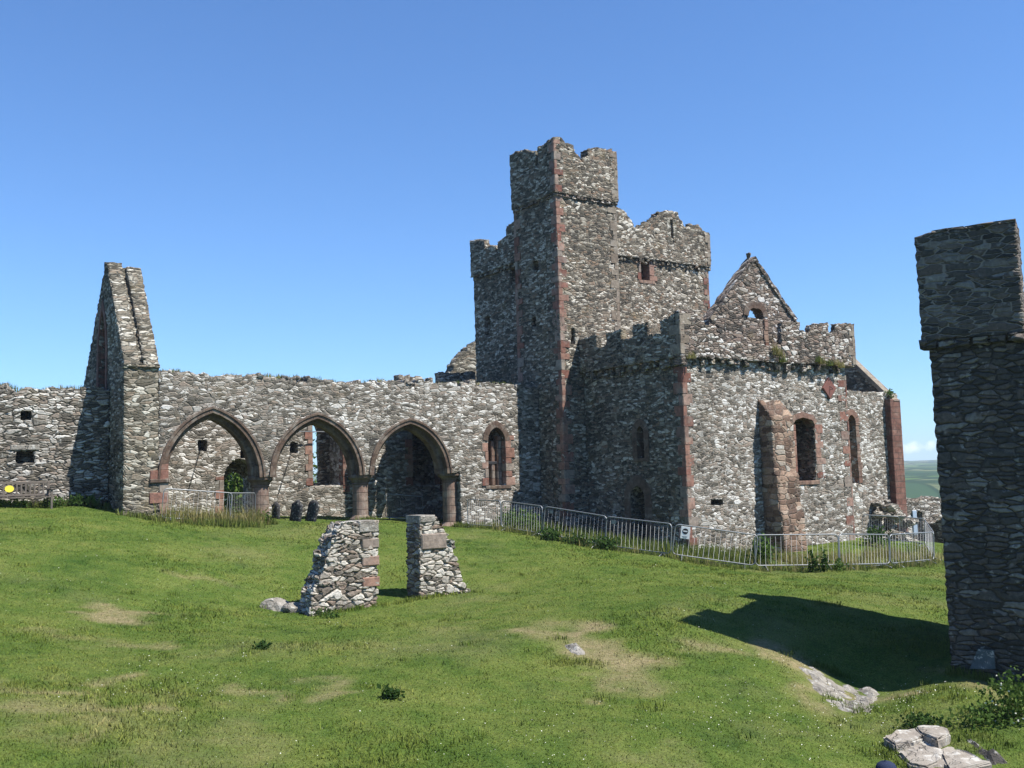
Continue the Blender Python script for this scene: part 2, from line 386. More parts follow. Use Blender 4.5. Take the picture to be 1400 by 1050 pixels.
def slab(mb, pl, outline, mat, thick=.8, holes=(), res=.085, uo=0.0, dep=0.0, side=None):
    """a wall with a front, a back and reveals; outline and holes in (s, z) of its plane"""
    side = side or mat
    polys = [resample(outline, res*1.3)] + [resample(h, res*1.3) for h in holes]
    pts = np.concatenate(polys); E = []; k = 0
    for q in polys:
        n = len(q); E += [(k+i, k+(i+1) % n) for i in range(n)]; k += n
    lo, hi = polys[0].min(0), polys[0].max(0)
    gx = np.arange(lo[0], hi[0], res); gy = np.arange(lo[1], hi[1], res*.87)
    X, Y = np.meshgrid(gx, gy); X = X + (np.arange(len(gy)) % 2)[:, None]*res*.5
    gp = np.c_[X.ravel(), Y.ravel()] + rng.uniform(-.12, .12, (X.size, 2))*res
    gp = gp[inpoly(gp, outline)]
    for h in holes: gp = gp[~inpoly(gp, h)]
    if len(gp):
        keep = np.ones(len(gp), bool)
        for i in range(0, len(gp), 2000):
            d = ((gp[i:i+2000, None]-pts[None])**2).sum(2).min(1); keep[i:i+2000] = d > (res*.55)**2
        gp = gp[keep]
    allp = np.concatenate([pts, gp])
    r = geometry.delaunay_2d_cdt([Vector(q) for q in allp.tolist()], E, [], 0, 1e-6)
    V = np.array([tuple(q) for q in r[0]]); T = np.array([f for f in r[2] if len(f) == 3])
    C = V[T].mean(1); ok = inpoly(C, outline)
    for h in holes: ok &= ~inpoly(C, h)
    T = T[ok]
    # orient
    a = V[T]; ar = (a[:, 1, 0]-a[:, 0, 0])*(a[:, 2, 1]-a[:, 0, 1])-(a[:, 1, 1]-a[:, 0, 1])*(a[:, 2, 0]-a[:, 0, 0])
    T[ar < 0] = T[ar < 0][:, ::-1]
    if np.dot(np.cross(pl.d, Z), pl.n) < 0: T = T[:, ::-1]
    used = np.unique(T); mp = -np.ones(len(V), int); mp[used] = np.arange(len(used)); V = V[used]; T = mp[T]; n = len(V)
    ed = np.concatenate([T[:, [0, 1]], T[:, [1, 2]], T[:, [2, 0]]])
    key = ed[:, 0]*n+ed[:, 1]; rev = ed[:, 1]*n+ed[:, 0]
    bd = ed[~np.isin(key, rev)]
    ns = max(1, int(round(thick/(res*1.6))))
    P3 = lambda S, d: pl.O[None]+pl.d[None]*S[:, :1]+Z[None]*S[:, 1:2]-pl.n[None]*np.asarray(d).reshape(-1, 1)
    bv = np.unique(bd); bi = -np.ones(n, int); bi[bv] = np.arange(len(bv)); nb = len(bv)
    verts = [P3(V, np.full(n, dep)), P3(V, np.full(n, dep+thick))]
    for j in range(1, ns): verts.append(P3(V[bv], np.full(nb, dep+thick*j/ns)))
    UVf = V + [uo, 0]
    base = mb.nv
    allv = np.concatenate(verts)
    mb.add(allv, T, mat, UVf[T], True); 
    mb.parts.append((T[:, ::-1]+n+base, (UVf+[41.0, 0])[T[:, ::-1]], mat, True))
    def idx(vi, j):
        if j == 0: return vi
        if j == ns: return vi+n
        return 2*n+(j-1)*nb+bi[vi]
    e0, e1 = bd[:, 0], bd[:, 1]
    dv = np.abs(V[e1]-V[e0]); vert = dv[:, 1] > dv[:, 0]
    for j in range(ns):
        q = np.stack([idx(e1, j), idx(e0, j), idx(e0, j+1), idx(e1, j+1)], 1)
        d0, d1 = thick*j/ns, thick*(j+1)/ns
        uvq = np.stack([UVf[e1], UVf[e0], UVf[e0], UVf[e1]], 1)
        dd = np.array([d0, d0, d1, d1])
        uvq[..., 0] += np.where(vert[:, None], -dd, 0); uvq[..., 1] += np.where(vert[:, None], 0, dd)
        mb.parts.append((q+base, uvq, side, True))

def box(mb, pl, s0, s1, z0, z1, d0, d1, mat, bev=.0):
    """a block on a wall plane; d0<d1 depths behind the plane (negative = proud)"""
    b = bev
    if b <= 0:
        c = [pl.P(a, z, d) for d in (d0, d1) for z in (z0, z1) for a in (s0, s1)]
        f = [(0, 2, 3, 1), (4, 5, 7, 6), (0, 1, 5, 4), (2, 6, 7, 3), (0, 4, 6, 2), (1, 3, 7, 5)]
    else:
        c = []
        for d, k in ((d0, b), (d0+b, 0), (d1, 0)):
            for (a, z) in ((s0+k, z0+k), (s1-k, z0+k), (s1-k, z1-k), (s0+k, z1-k)): c.append(pl.P(a, z, d))
        f = [(0, 3, 2, 1), (8, 9, 10, 11)]
        for r_ in (0, 4):
            for i in range(4):
                k = (i+1) % 4; f.append((r_+i, r_+k, r_+4+k, r_+4+i))
    c = np.array(c); f = np.array(f)
    ctr = c.mean(0)
    for i, q in enumerate(f):
        nn = np.cross(c[q[1]]-c[q[0]], c[q[2]]-c[q[0]])
        if nn@(c[q].mean(0)-ctr) < 0: f[i] = q[::-1]
    uv = []
    for q in f:
        uv.append([((c[i]-pl.O)@pl.d + (c[i]-pl.O)@pl.n*.7, c[i][2]+ (c[i]-pl.O)@pl.n*.3) for i in q])
    mb.add(c, f, mat, np.array(uv))

def quoins(mb, pl1, s1, dirn, pl2, s2, dir2, z0, z1, mat='redblock', proud=.025, hmin=.22, hmax=.42, lo=.25, hi=.6):
    """corner blocks wrapping the corner of two planes: legs along pl1 (from s1 in dirn) and pl2 (from s2 in dir2)"""
    z = z0; k = random.random() < .5
    while z < z1-.12:
        h = min(random.uniform(hmin, hmax), z1-z); a, b = (hi, lo) if k else (lo, hi)
        a *= random.uniform(.75, 1.15); b *= random.uniform(.75, 1.15); k = not k
        c = pl1.P(s1, 0); e1 = pl1.d*dirn; e2 = pl2.d*dir2; pr = proud*random.uniform(.5, 1.4)
        g = .008
        o = c - e1*pr - e2*pr
        cs = [o+e1*x+e2*y+Z*zz for zz in (z+g, z+h-g) for (x, y) in ((0, 0), (a+pr, 0), (a+pr, b+pr), (0, b+pr))]
        # chamfer the outer arris
        ch = random.uniform(.01, .035)
        cs = []
        for zz in (z+g, z+h-g):
            for (x, y) in ((ch, 0), (a+pr, 0), (a+pr, b+pr), (0, b+pr), (0, ch)): cs.append(o+e1*x+e2*y+Z*zz)
        cs = np.array(cs)+rng.uniform(-.006, .006, (10, 3))
        f4 = np.array([(i, (i+1) % 5, 5+(i+1) % 5, 5+i) for i in range(5)])
        if np.cross(e1, e2)@Z < 0: f4 = f4[:, ::-1]
        f5 = np.array([(4, 3, 2, 1, 0), (5, 6, 7, 8, 9)])
        if np.cross(e1, e2)@Z < 0: f5 = f5[:, ::-1]
        base = mb.nv
        mb.add(cs, f4, mat); V = cs[f5]
        mb.parts.append((f5+base, np.stack([V[..., 0], V[..., 1]], -1), mat, False))
        z += h

def jambs(mb, pl, s, dirn, z0, z1, mat='redblock', w0=.18, w1=.38, dep=.3, proud=.02):
    z = z0; k = random.random() < .5
    while z < z1-.1:
        h = min(random.uniform(.22, .4), z1-z); w = (w1 if k else w0)*random.uniform(.85, 1.1); k = not k
        a, b = sorted((s, s+dirn*w)); box(mb, pl, a, b, z+.006, z+h-.006, -proud*random.uniform(.5, 1.3), dep, mat, .012); z += h

def arc(s0, s1, z0, za, n=14, zb=None):
    """pointed arch from the left springing over the apex to the right one (with jambs down to zb)"""
    w = (s1-s0)/2; h = za-z0
    R = (w*w+h*h)/(2*w)
    th = math.atan2(h, R-w) if R > w else math.pi-math.atan2(h, w-R)
    L = [(s0+R-R*math.cos(th*i/n), z0+R*math.sin(th*i/n)) for i in range(n+1)]
    Rr = [(s0+s1-p[0], p[1]) for p in L[::-1]][1:]
    c = L+Rr
    if zb is not None: c = [(s0, zb)]+c+[(s1, zb)]
    return c
def ring(mb, pl, curve, prof, mat, cap=True, uo=0):
    """sweep a closed profile of (outward offset, depth) along a curve on a wall"""
    c = np.array(curve); n = len(c)
    t = np.gradient(c, axis=0); t /= np.linalg.norm(t, axis=1)[:, None]
    out = np.stack([-t[:, 1], t[:, 0]], 1)
    mid = c.mean(0)
    if ((c-mid)*out).sum() < 0: out = -out
    # mitre
    m = len(prof); arcl = np.r_[0, np.cumsum(np.linalg.norm(np.diff(c, axis=0), axis=1))]
    V = np.zeros((n, m, 3)); pu = np.r_[0, np.cumsum([math.dist(prof[i], prof[(i+1) % m]) for i in range(m)])]
    for i in range(n):
        k = 1.0
        if 0 < i < n-1:
            a, b = c[i]-c[i-1], c[i+1]-c[i]; a /= np.linalg.norm(a); b /= np.linalg.norm(b)
            k = 1/max(.45, math.sqrt(max(.2, (1+a@b)/2)))
        for j, (r, d) in enumerate(prof):
            q = c[i]+out[i]*r*k; V[i, j] = pl.P(q[0], q[1], d)
    f = []; uv = []
    for i in range(n-1):
        for j in range(m):
            j2 = (j+1) % m; f.append((i*m+j, i*m+j2, (i+1)*m+j2, (i+1)*m+j))
            uv.append([(arcl[i]+uo, pu[j]), (arcl[i]+uo, pu[j+1]), (arcl[i+1]+uo, pu[j+1]), (arcl[i+1]+uo, pu[j])])
    Vf = V.reshape(-1, 3); f = np.array(f)
    q = f[0]; nn = np.cross(Vf[q[1]]-Vf[q[0]], Vf[q[3]]-Vf[q[0]])
    if nn@(Vf[q].mean(0)-V[0].mean(0)) < 0: f = f[:, ::-1]; uv = [x[::-1] for x in uv]
    base = mb.nv
    mb.add(Vf, f, mat, np.array(uv))
    if cap:
        for i in (0, n-1):
            fc = np.array([[i*m+j for j in range(m)]]); W = Vf[fc]
            mb.parts.append((fc+base, np.stack([W[..., 0], W[..., 2]], -1), mat, False))

def lathe(mb, cen, prof, mat, n=20, a0=0, a1=2*PI):
    full = abs(a1-a0-2*PI) < 1e-6; k = n if full else n+1
    an = a0+(a1-a0)*np.arange(k)/n
    V = np.array([[(cen[0]+r*math.cos(a), cen[1]+r*math.sin(a), cen[2]+z) for a in an] for r, z in prof]).reshape(-1, 3)
    f = []; uv = []
    for i in range(len(prof)-1):
        for j in range(n):
            j2 = (j+1) % k; f.append((i*k+j, i*k+j2, (i+1)*k+j2, (i+1)*k+j))
            r = .35; uv.append([(an[0]+j*.3*r+.1, prof[i][1]), (an[0]+(j+1)*.3*r+.1, prof[i][1]), (an[0]+(j+1)*.3*r+.1, prof[i+1][1]), (an[0]+j*.3*r+.1, prof[i+1][1])])
    mb.add(V, np.array(f), mat, np.array(uv), False)

def tube(mb, pts, r, mat, n=6, closed=False):
    P = np.array(pts, float); m = len(P)
    T = np.gradient(P, axis=0) if not closed else (np.roll(P, -1, 0)-np.roll(P, 1, 0))
    T /= np.linalg.norm(T, axis=1)[:, None]
    rr = np.full(m, r) if np.isscalar(r) else np.array(r)
    V = []
    ref = np.array([0.31, .17, .93]); 
    for i in range(m):
        a = np.cross(T[i], ref)
        if np.linalg.norm(a) < .1: a = np.cross(T[i], [1, 0, 0.])
        a /= np.linalg.norm(a); b = np.cross(T[i], a)
        for j in range(n): V.append(P[i]+rr[i]*(a*math.cos(2*PI*j/n)+b*math.sin(2*PI*j/n)))
    f = []
    for i in range(m if closed else m-1):
        for j in range(n):
            i2 = (i+1) % m; j2 = (j+1) % n; f.append((i*n+j, i*n+j2, i2*n+j2, i2*n+j))
    mb.add(V, np.array(f), mat, None, True)
    if not closed and n == 4 or not closed:
        for i in (0, m-1):
            fc = np.array([[i*n+j for j in range(n)]]); W = np.array(V)[fc]
            mb.parts.append((fc+mb.nv-len(V), np.stack([W[..., 0], W[..., 1]], -1), mat, False))

def boulder(mb, c, size, mat, rough=.25, seed=None, sub=3, flat=1.0, rz=0):
    bm = bmesh.new(); bmesh.ops.create_icosphere(bm, subdivisions=sub, radius=1)
    r = np.random.default_rng(seed if seed is not None else random.randrange(10**6))
    V = np.array([x.co[:] for x in bm.verts]); Fc = np.array([[w.index for w in q.verts] for q in bm.faces]); bm.free()
    V = np.sign(V)*np.abs(V)**.75
    for _ in range(9):                           # cut flat facets
        d = r.normal(size=3); d /= np.linalg.norm(d); h = r.uniform(.62, .95)
        e = V@d-h; V = V-np.outer(np.maximum(e, 0)*.95, d)
    V += r.normal(size=V.shape)*.018*rough*4
    V = V*np.array(size); ca, sa = math.cos(rz), math.sin(rz)
    V = np.c_[V[:, 0]*ca-V[:, 1]*sa, V[:, 0]*sa+V[:, 1]*ca, V[:, 2]] + np.array(c)
    mb.add(V, Fc, mat)

def capstones(mb, pl, pts, depth, mat, d0=0.0, n_per_m=2.2, size=.16):
    """loose stones bedded along the broken top of a wall"""
    for a, b in zip(pts[:-1], pts[1:]):
        L = math.dist(a, b)
        for _ in range(int(L*n_per_m*max(1, depth/.5)+random.random())):
            t = random.random(); s = a[0]+(b[0]-a[0])*t; z = a[1]+(b[1]-a[1])*t
            k = size*random.uniform(.5, 1.3)
            p = pl.P(s, z+random.uniform(-.06, .03), d0+random.uniform(.08, max(.1, depth-.08)))
            boulder(mb, p, (k*1.2, k*.9, k*.55), mat, .25, sub=1, rz=random.uniform(0, 3))

def blades(mb, cs, mat, n=26, h=(.1, .35), spread=.2, w=.012, lean=.5):
    """grass tufts: many thin bent blades round each centre"""
    cs = np.atleast_2d(np.array(cs, float)); c = np.repeat(cs, n, 0); m = len(c)
    a = rng.uniform(0, 2*PI, m); rad = spread*np.sqrt(rng.random(m))
    b = c + np.c_[np.cos(a)*rad, np.sin(a)*rad, np.zeros(m)]
    H = rng.uniform(h[0], h[1], m); la = rng.uniform(0, 2*PI, m); le = lean*rng.random(m)*H
    side = np.c_[-np.sin(la+rng.normal(size=m)), np.cos(la+rng.normal(size=m)), np.zeros(m)]*(w*rng.uniform(.6, 1.4, m))[:, None]
    l2 = np.c_[np.cos(la)*le, np.sin(la)*le, H]; l1 = np.c_[np.cos(la)*le*.35, np.sin(la)*le*.35, H*.58]
    V = np.stack([b-side, b+side, b+l1+side*.7, b+l1-side*.7, b+l2], 1).reshape(-1, 3)
    k = np.arange(m)*5
    base = mb.nv
    mb.add(V, np.stack([k, k+1, k+2, k+3], 1), mat, np.zeros((m, 4, 2)))
    mb.parts.append((np.stack([k+3, k+2, k+4], 1)+base, np.zeros((m, 3, 2)), mat, False))
def leaves(mb, c, rad, n, size, mat, up=.4):
    """leaf-sized faces through a clump's volume"""
    d = rng.normal(size=(n, 3)); d /= np.linalg.norm(d, axis=1)[:, None]
    r = rng.random(n)**.45
    lump = 1+.35*np.sin(d[:, 0]*5+c[0]*3)*np.sin(d[:, 1]*4+c[1])
    p = np.array(c)+d*(r*lump)[:, None]*np.array(rad)
    p = p[p[:, 2] > c[2]-rad[2]*.98]; n = len(p)
    t = rng.normal(size=(n, 3)); t[:, 2] += up; t /= np.linalg.norm(t, axis=1)[:, None]
    s = np.cross(t, rng.normal(size=(n, 3))); s /= np.linalg.norm(s, axis=1)[:, None]
    L = size*rng.uniform(.6, 1.3, n)[:, None]
    V = np.stack([p, p+t*L*.45+s*L*.3, p+t*L, p+t*L*.45-s*L*.3], 1).reshape(-1, 3)
    k = np.arange(n)*4
    mb.add(V, np.stack([k, k+1, k+2, k+3], 1), mat, np.zeros((n, 4, 2)))
# ------------------------------------------------------------------ the ground
def seg_dist(x, y, pts):
    d = np.full(len(x), 1e9)
    for a, b in zip(pts[:-1], pts[1:]):
        ax, ay, bx, by = *a[:2], *b[:2]; L = max((bx-ax)**2+(by-ay)**2, 1e-9)
        t = np.clip(((x-ax)*(bx-ax)+(y-ay)*(by-ay))/L, 0, 1)
        d = np.minimum(d, np.hypot(x-ax-t*(bx-ax), y-ay-t*(by-ay)))
    return d
DRY = []
for pts, rad, st in (([(150, 838), (185, 842)], .42, .85), ([(40, 868), (100, 866), (170, 880)], .4, .4), ([(10, 935), (90, 962), (180, 978)], .4, .6), ([(60, 985), (130, 1000)], .35, .35),
                     ([(735, 856), (800, 872), (862, 915)], .6, 1.0), ([(840, 905), (885, 935)], .3, .6), ([(775, 950), (820, 972)], .28, .9), ([(800, 920), (850, 930)], .3, .7),
                     ([(955, 885), (1000, 890)], .3, .7), ([(1290, 915), (1340, 935), (1390, 965)], .35, .6), ([(1085, 906), (1120, 930), (1150, 955), (1205, 962)], .6, 1.0), ([(1120, 955), (1150, 985)], .35, .7),
                     ([(180, 880), (230, 885)], .3, .6), ([(270, 790), (300, 800)], .5, .45), ([(150, 925), (200, 930)], .3, .8), ([(350, 950), (390, 960)], .35, .6), ([(440, 935), (490, 950)], .25, .6),
                     ([(330, 1000), (360, 1010)], .3, .3), ([(860, 1040), (900, 1044)], .3, .3), ([(1060, 765), (1270, 760)], 1.0, .5)):
    DRY.append(([gray(*p) for p in pts], rad, st))
def dryness(x, y):
    o = np.zeros(len(x))
    jx = x+(vnoise(x, y, 1.6, 5)-.5)*1.1; jy = y+(vnoise(x, y, 1.6, 6)-.5)*1.6
    for pts, rad, st in DRY:
        d = seg_dist(jx, jy, pts); o = np.maximum(o, st*np.clip(1.25-d/rad, 0, 1))
    br = vnoise(x, y, 3.1, 7)*.6+vnoise(x, y, 9, 8)*.4
    o = o*np.clip(.35+1.3*br, 0, 1.2)
    o += np.clip(vnoise(x, y, .33, 11)*.5+vnoise(x, y, 1.1, 12)*.3+vnoise(x, y, 4, 13)*.2-.57, 0, 1)*1.0
    return np.clip(o, 0, 1)
def sheet(xs, ys, name, mat, hf, attr=None):
    X, Y = np.meshgrid(xs, ys); x, y = X.ravel(), Y.ravel()
    z = hf(x, y); nx, ny = len(xs), len(ys)
    i = (np.arange(ny-1)[:, None]*nx+np.arange(nx-1)[None]).ravel()
    mb = MB(); f = np.stack([i, i+1, i+nx+1, i+nx], 1)
    mb.add(np.c_[x, y, z], f, mat, np.stack([x[f], y[f]], -1), True)
    o = mb.build(name)
    if attr is not None:
        at = o.data.attributes.new('dry', 'FLOAT', 'POINT'); at.data.foreach_set('value', attr(x, y))
    return o
def far_fall(x, y, z):
    """the islet drops to the sea a little way beyond the walls"""
    d = np.hypot(x-2, y-30)
    t = np.clip((d-38)/45, 0, 1); t = t*t*(3-2*t)
    return z*(1-t)+(-17)*t
def gh(x, y):
    z = ground_arr(np.clip(x, -34, 34), np.clip(y, -4, 64))
    return far_fall(x, y, z)
xs = np.unique(np.round(np.r_[-90:-26:4, -26:26:.22, 26:94:4], 3)); ys = np.unique(np.round(np.r_[-60:6:4, 6:30:.2, 30:50:.3, 50:130:4], 3))
lawn = sheet(xs, ys, 'lawn', 'lawn', gh, dryness); lawn['kind'] = 'structure'

N = NT('sea_water')
pos = N.n('ShaderNodeNewGeometry').outputs['Position']
N.bsdf((.02, .05, .075), .18, .5, N.bump(N.noise(pos, .15, 4, .6), .4, .6)); M['sea'] = N.m
mb = MB(); th = np.linspace(0, 2*PI, 49)[:-1]
V = [(0, 30, -16)]+[(r*math.cos(a), 30+r*math.sin(a), -16) for r in (120, 700, 3300) for a in th]
mb.add(V, np.array([(0, 1+i, 1+(i+1) % 48) for i in range(48)]), 'sea')
for k in (0, 1):
    mb.parts.append((np.array([(1+k*48+i, 49+k*48+i, 49+k*48+(i+1) % 48, 1+k*48+(i+1) % 48) for i in range(48)]), np.zeros((48, 4, 2)), 'sea', False))
mb.build('sea')['kind'] = 'structure'

N = NT('field_patchwork')
pos = N.n('ShaderNodeNewGeometry').outputs['Position']
p2 = N.vm('MULTIPLY', N.vm('ADD', pos, N.vm('MULTIPLY', N.noise(pos, .004, 2, out=1), (60, 60, 0))), (.022, .0085, 0))
vv = N.n('ShaderNodeTexVoronoi', {'voronoi_dimensions': '2D'}, Vector=p2, Scale=1.0)
ve = N.n('ShaderNodeTexVoronoi', {'voronoi_dimensions': '2D', 'feature': 'DISTANCE_TO_EDGE'}, Vector=p2, Scale=1.0)
sepc = N.n('ShaderNodeSeparateColor', Color=vv.outputs['Color'])
c = N.ramp(sepc.outputs[0], [(0, (.035, .07, .03)), (.3, (.07, .12, .035)), (.55, (.1, .15, .05)), (.8, (.13, .15, .07)), (1, (.17, .16, .09))], 'CONSTANT')
c = N.mix(N.step(ve.outputs['Distance'], .02, .07), (.022, .045, .02), c)
c = N.mix(N.step(N.noise(pos, .02, 4, .6), .5, .6), c, (.025, .05, .022))
N.bsdf(c, 1, .05); M['fields'] = N.m
def hillh(x, y):
    d = np.clip((y-560)/2500, 0, 1.2)
    z = -17+np.clip((y-560)/60, 0, 1)*12 + 36*d**.8 + (vnoise(x, y, .0022, 3)-.5)*16*d + (vnoise(x, y, .007, 4)-.5)*9*np.clip(d*4, 0, 1)
    return z-np.clip((y-3000)/600, 0, 1)*60
hill = sheet(np.arange(-1600, 2801, 40.0), np.arange(520, 3700, 30.0), 'hills', 'fields', hillh); hill['kind'] = 'structure'

BARE = [[(752, 878), (775, 876), (800, 880), (812, 892), (802, 905), (785, 901), (768, 889)],
        [(1078, 905), (1105, 906), (1140, 928), (1172, 938), (1212, 940), (1213, 955), (1205, 976), (1168, 981), (1138, 972), (1104, 944)],
        [(1287, 944), (1303, 942), (1313, 962), (1313, 978), (1300, 982), (1294, 964)],
        [(1209, 1018), (1234, 1008), (1262, 1003), (1296, 1004), (1300, 1020), (1352, 1052), (1350, 1062), (1240, 1062), (1226, 1030)]]
# blades of grass over the whole lawn, thinning with distance
def lawn_grass():
    n = 420000
    Y = 10.2+ (rng.random(n)**1.35)*30
    X = (rng.random(n)*1.18-.59)*Y*1.02
    g = ground_arr(X, Y); m = len(X)
    dr = dryness(X, Y)
    keep = rng.random(m) > dr*.6
    for pix in BARE: keep &= ~inpoly(np.c_[X, Y], [tuple(gray(*p)[:2]) for p in pix])
    X, Y, g, dr = X[keep], Y[keep], g[keep], dr[keep]; m = len(X)
    long = vnoise(X, Y, .55, 21)
    H = (.016+.03*rng.random(m)**2)*(1+.9*np.clip(long-.55, 0, 1)*3)
    w = .0045+.00042*Y
    a = rng.uniform(0, 2*PI, m); la = rng.uniform(0, 2*PI, m); le = H*rng.uniform(.1, 1.1, m)
    side = np.c_[np.cos(a)*w, np.sin(a)*w, np.zeros(m)]
    b = np.c_[X, Y, g-.01]; tip = b+np.c_[np.cos(la)*le, np.sin(la)*le, H]
    V = np.stack([b-side, b+side, tip], 1).reshape(-1, 3)
    mb = MB(); mb.add(V, np.arange(3*m).reshape(m, 3), 'blade', np.zeros((m, 3, 2)))
    o = mb.build('grass'); o['kind'] = 'stuff'
    tag(o, 'short mown green grass with straw coloured dry patches on the sloping lawn', 'grass')
    at = o.data.attributes.new('dry', 'FLOAT', 'POINT'); at.data.foreach_set('value', np.repeat(np.clip(dr*1.15, 0, 1), 3))
lawn_grass()
def daisies():
    C = []
    for px, py, r, n in ((290, 942, 1.0, 60), (1180, 975, 1.6, 240), (1090, 1000, 1.5, 160), (760, 1010, 1.2, 40), (740, 1035, 1.0, 40), (1240, 955, .8, 50), (60, 800, 2.5, 90), (980, 985, 1.6, 90), (660, 1000, 1.4, 40),
                         (420, 1020, 1.6, 40), (200, 930, 1.0, 40), (900, 800, 3, 90), (500, 870, 3.5, 70), (250, 770, 4, 90), (1040, 900, 2, 70)):
        q = gray(px, py); C.append(np.c_[rng.normal(q[0], r*.55, n), rng.normal(q[1], r*.8, n)])
    C = np.concatenate(C); m = len(C); g = ground_arr(C[:, 0], C[:, 1])+rng.uniform(.03, .07, m)
    s = rng.uniform(.003, .007, m)+.00012*C[:, 1]; a = np.arange(6)*PI/3
    ctr = np.c_[C, g]; tx = rng.normal(size=(m, 2))*.3
    V = np.stack([ctr+np.c_[np.cos(k)*s, np.sin(k)*s, (np.cos(k)*tx[:, 0]+np.sin(k)*tx[:, 1])*s] for k in a], 1).reshape(-1, 3)
    mb = MB(); i = np.arange(m)*6
    mb.add(V, np.stack([i+k for k in range(6)], 1), 'daisy', np.zeros((m, 6, 2)))
    o = mb.build('daisies'); o['kind'] = 'stuff'; tag(o, 'tiny white daisies and clover scattered through the short grass', 'flowers')
daisies()

# ------------------------------------------------------------------ the cathedral
CATH = empty('cathedral_ruin', A*[1, 1, 0]+Z*ground(A[0], A[1]))
CATH_LOC = np.array(CATH.location)
tag(CATH, 'ruined grey and red stone cathedral with crenellated tower and three pointed arches', 'cathedral')
def part(mb, name, parent=None):
    o = mb.build(name, parent or CATH)
    if parent is None: o.location = -Vector(CATH_LOC)     # meshes are built in world coordinates
    return o
def S(pl, *pts): return [pl.sz(*p) for p in pts]
z2 = lambda X, Y: (200+X/4.04, 480+Y/4.04)
z3 = lambda X, Y: (450+X/4.04, 480+Y/4.04)
z4 = lambda X, Y: (620+X/3.387, 170+Y/3.387)
z5 = lambda X, Y: (620+X/3.282, 440+Y/3.282)
z6 = lambda X, Y: (900+X/3.889, 330+Y/3.889)
z7 = lambda X, Y: (900+X/3.59, 530+Y/3.59)
z1 = lambda X, Y: (X/2.763, 340+Y/2.763)

# --- nave arcade wall
aL = NA.sz(217, 600)[0]; aR = 0.0
top = S(NA, (217, 510), (240, 507), (270, 512), (292, 515), (345, 512), (395, 516), (425, 516), (455, 522), (500, 523), (525, 520), (560, 522), (600, 523), (650, 525), (690, 524), (706, 526), (732, 528))
top[0] = (aL, top[0][1]); top[-1] = (aR, top[-1][1])
topr = rag(top, .10, .22)
zc = NA.sz(430, 653)[1]; zc = 3.62
arches = []
for (l, r, ap) in ((226, 353.5, 566), (377.5, 490.5, 574), (513, 610.5, 581)):
    s0 = NA.sz(l, 652)[0]; s1 = NA.sz(r, 652)[0]; za = NA.sz((l+r)/2, ap)[1]
    arches.append((s0, s1, za))
zb = .4
outl = [(aL, zb)]
cx = [(NA.sz(363, 690)[0]), (NA.sz(500.5, 690)[0]), (NA.sz(624, 690)[0])]
ring_w = .16
for i, (s0, s1, za) in enumerate(arches):
    c = arc(s0-ring_w, s1+ring_w, zc, za+ring_w, 12)
    if i == 0: outl += [(c[0][0], zb)]+c
    else:
        outl += c
    if i < 2: outl += []
outl += [(cx[2]+.2, zc+.02), (cx[2]+.2, zb), (aR, zb)]
outl += topr[::-1]
wn = S(NA, (668.5, 664), (692, 664)); wz = S(NA, (680, 664), (680, 599), (680, 584))
win = arc(wn[0][0], wn[1][0], wz[1][1], wz[2][1]+.02, 6, wz[0][1])
mb = MB(); slab(mb, NA, outl, 'nave', .95, [win], .085)
capstones(mb, NA, top, .95, 'nave', n_per_m=2.4, size=.15)
nave = part(mb, 'nave_wall')
for i, (s0, s1, za) in enumerate(arches):
    mb = MB()
    c = arc(s0, s1, zc, za, 14)
    # outer order with hood on the face, inner chamfered order set back
    ring(mb, NA, c, [(.04, -.01), (.17, -.01), (.19, .02), (.19, .05), (.19, .3), (.04, .3)], 'moulding', uo=i)
    ring(mb, NA, c, [(.17, -.05), (.235, -.05), (.25, -.02), (.24, .05), (.17, .05)], 'moulding', uo=i*3+.2)
    ring(mb, NA, c, [(-.07, .28), (-.13, .34), (-.13, .66), (-.07, .72), (.2, .72), (.2, .28)], 'moulding', uo=i*2+.1)
    ring(mb, NA, c, [(.04, .7), (.25, .7), (.25, .985), (.04, .985)], 'moulding', uo=i)
    part(mb, 'arch_moulding', nave)
def col_thing(s, half=False):
    p = NA.P(s, 0, .475); zg = ground(p[0], p[1])-.25
    mb = MB(); r = .285
    prof = [(r+.12, zg), (r+.12, zg+.3), (r+.04, zg+.38), (r, zg+.44), (r*.97, zc-.34), (r+.02, zc-.30), (r, zc-.27)]
    lathe(mb, (p[0], p[1], 0), prof, 'column', 20)
    o = part(mb, 'column', nave)
    mb = MB()
    lathe(mb, (p[0], p[1], 0), [(r-.02, zc-.29), (r+.03, zc-.24), (r+.06, zc-.17), (r+.14, zc-.1), (r+.16, zc-.08), (r+.16, zc), (r+.1, zc+.04), (.05, zc+.04)], 'moulding', 20)
    part(mb, 'capital', nave)
for s in cx: col_thing(s)
# the wall above each column comes down on its capital
for s in cx[:2]:
    mb = MB(); box(mb, NA, s-.30, s+.30, zc+.03, zc+.42, .12, .83, 'moulding', .04); part(mb, 'springer', nave)
# left respond and its broken red corbel
mb = MB()
jambs(mb, NA, arches[0][0]+.10, -1, zb+.5, zc+.5, 'redblock', .34, .55, .9, .02)
box(mb, NA, arches[0][0]-.5, arches[0][0]+.14, zc-.12, zc+.02, -.07, .5, 'moulding', .03)
part(mb, 'respond', nave)
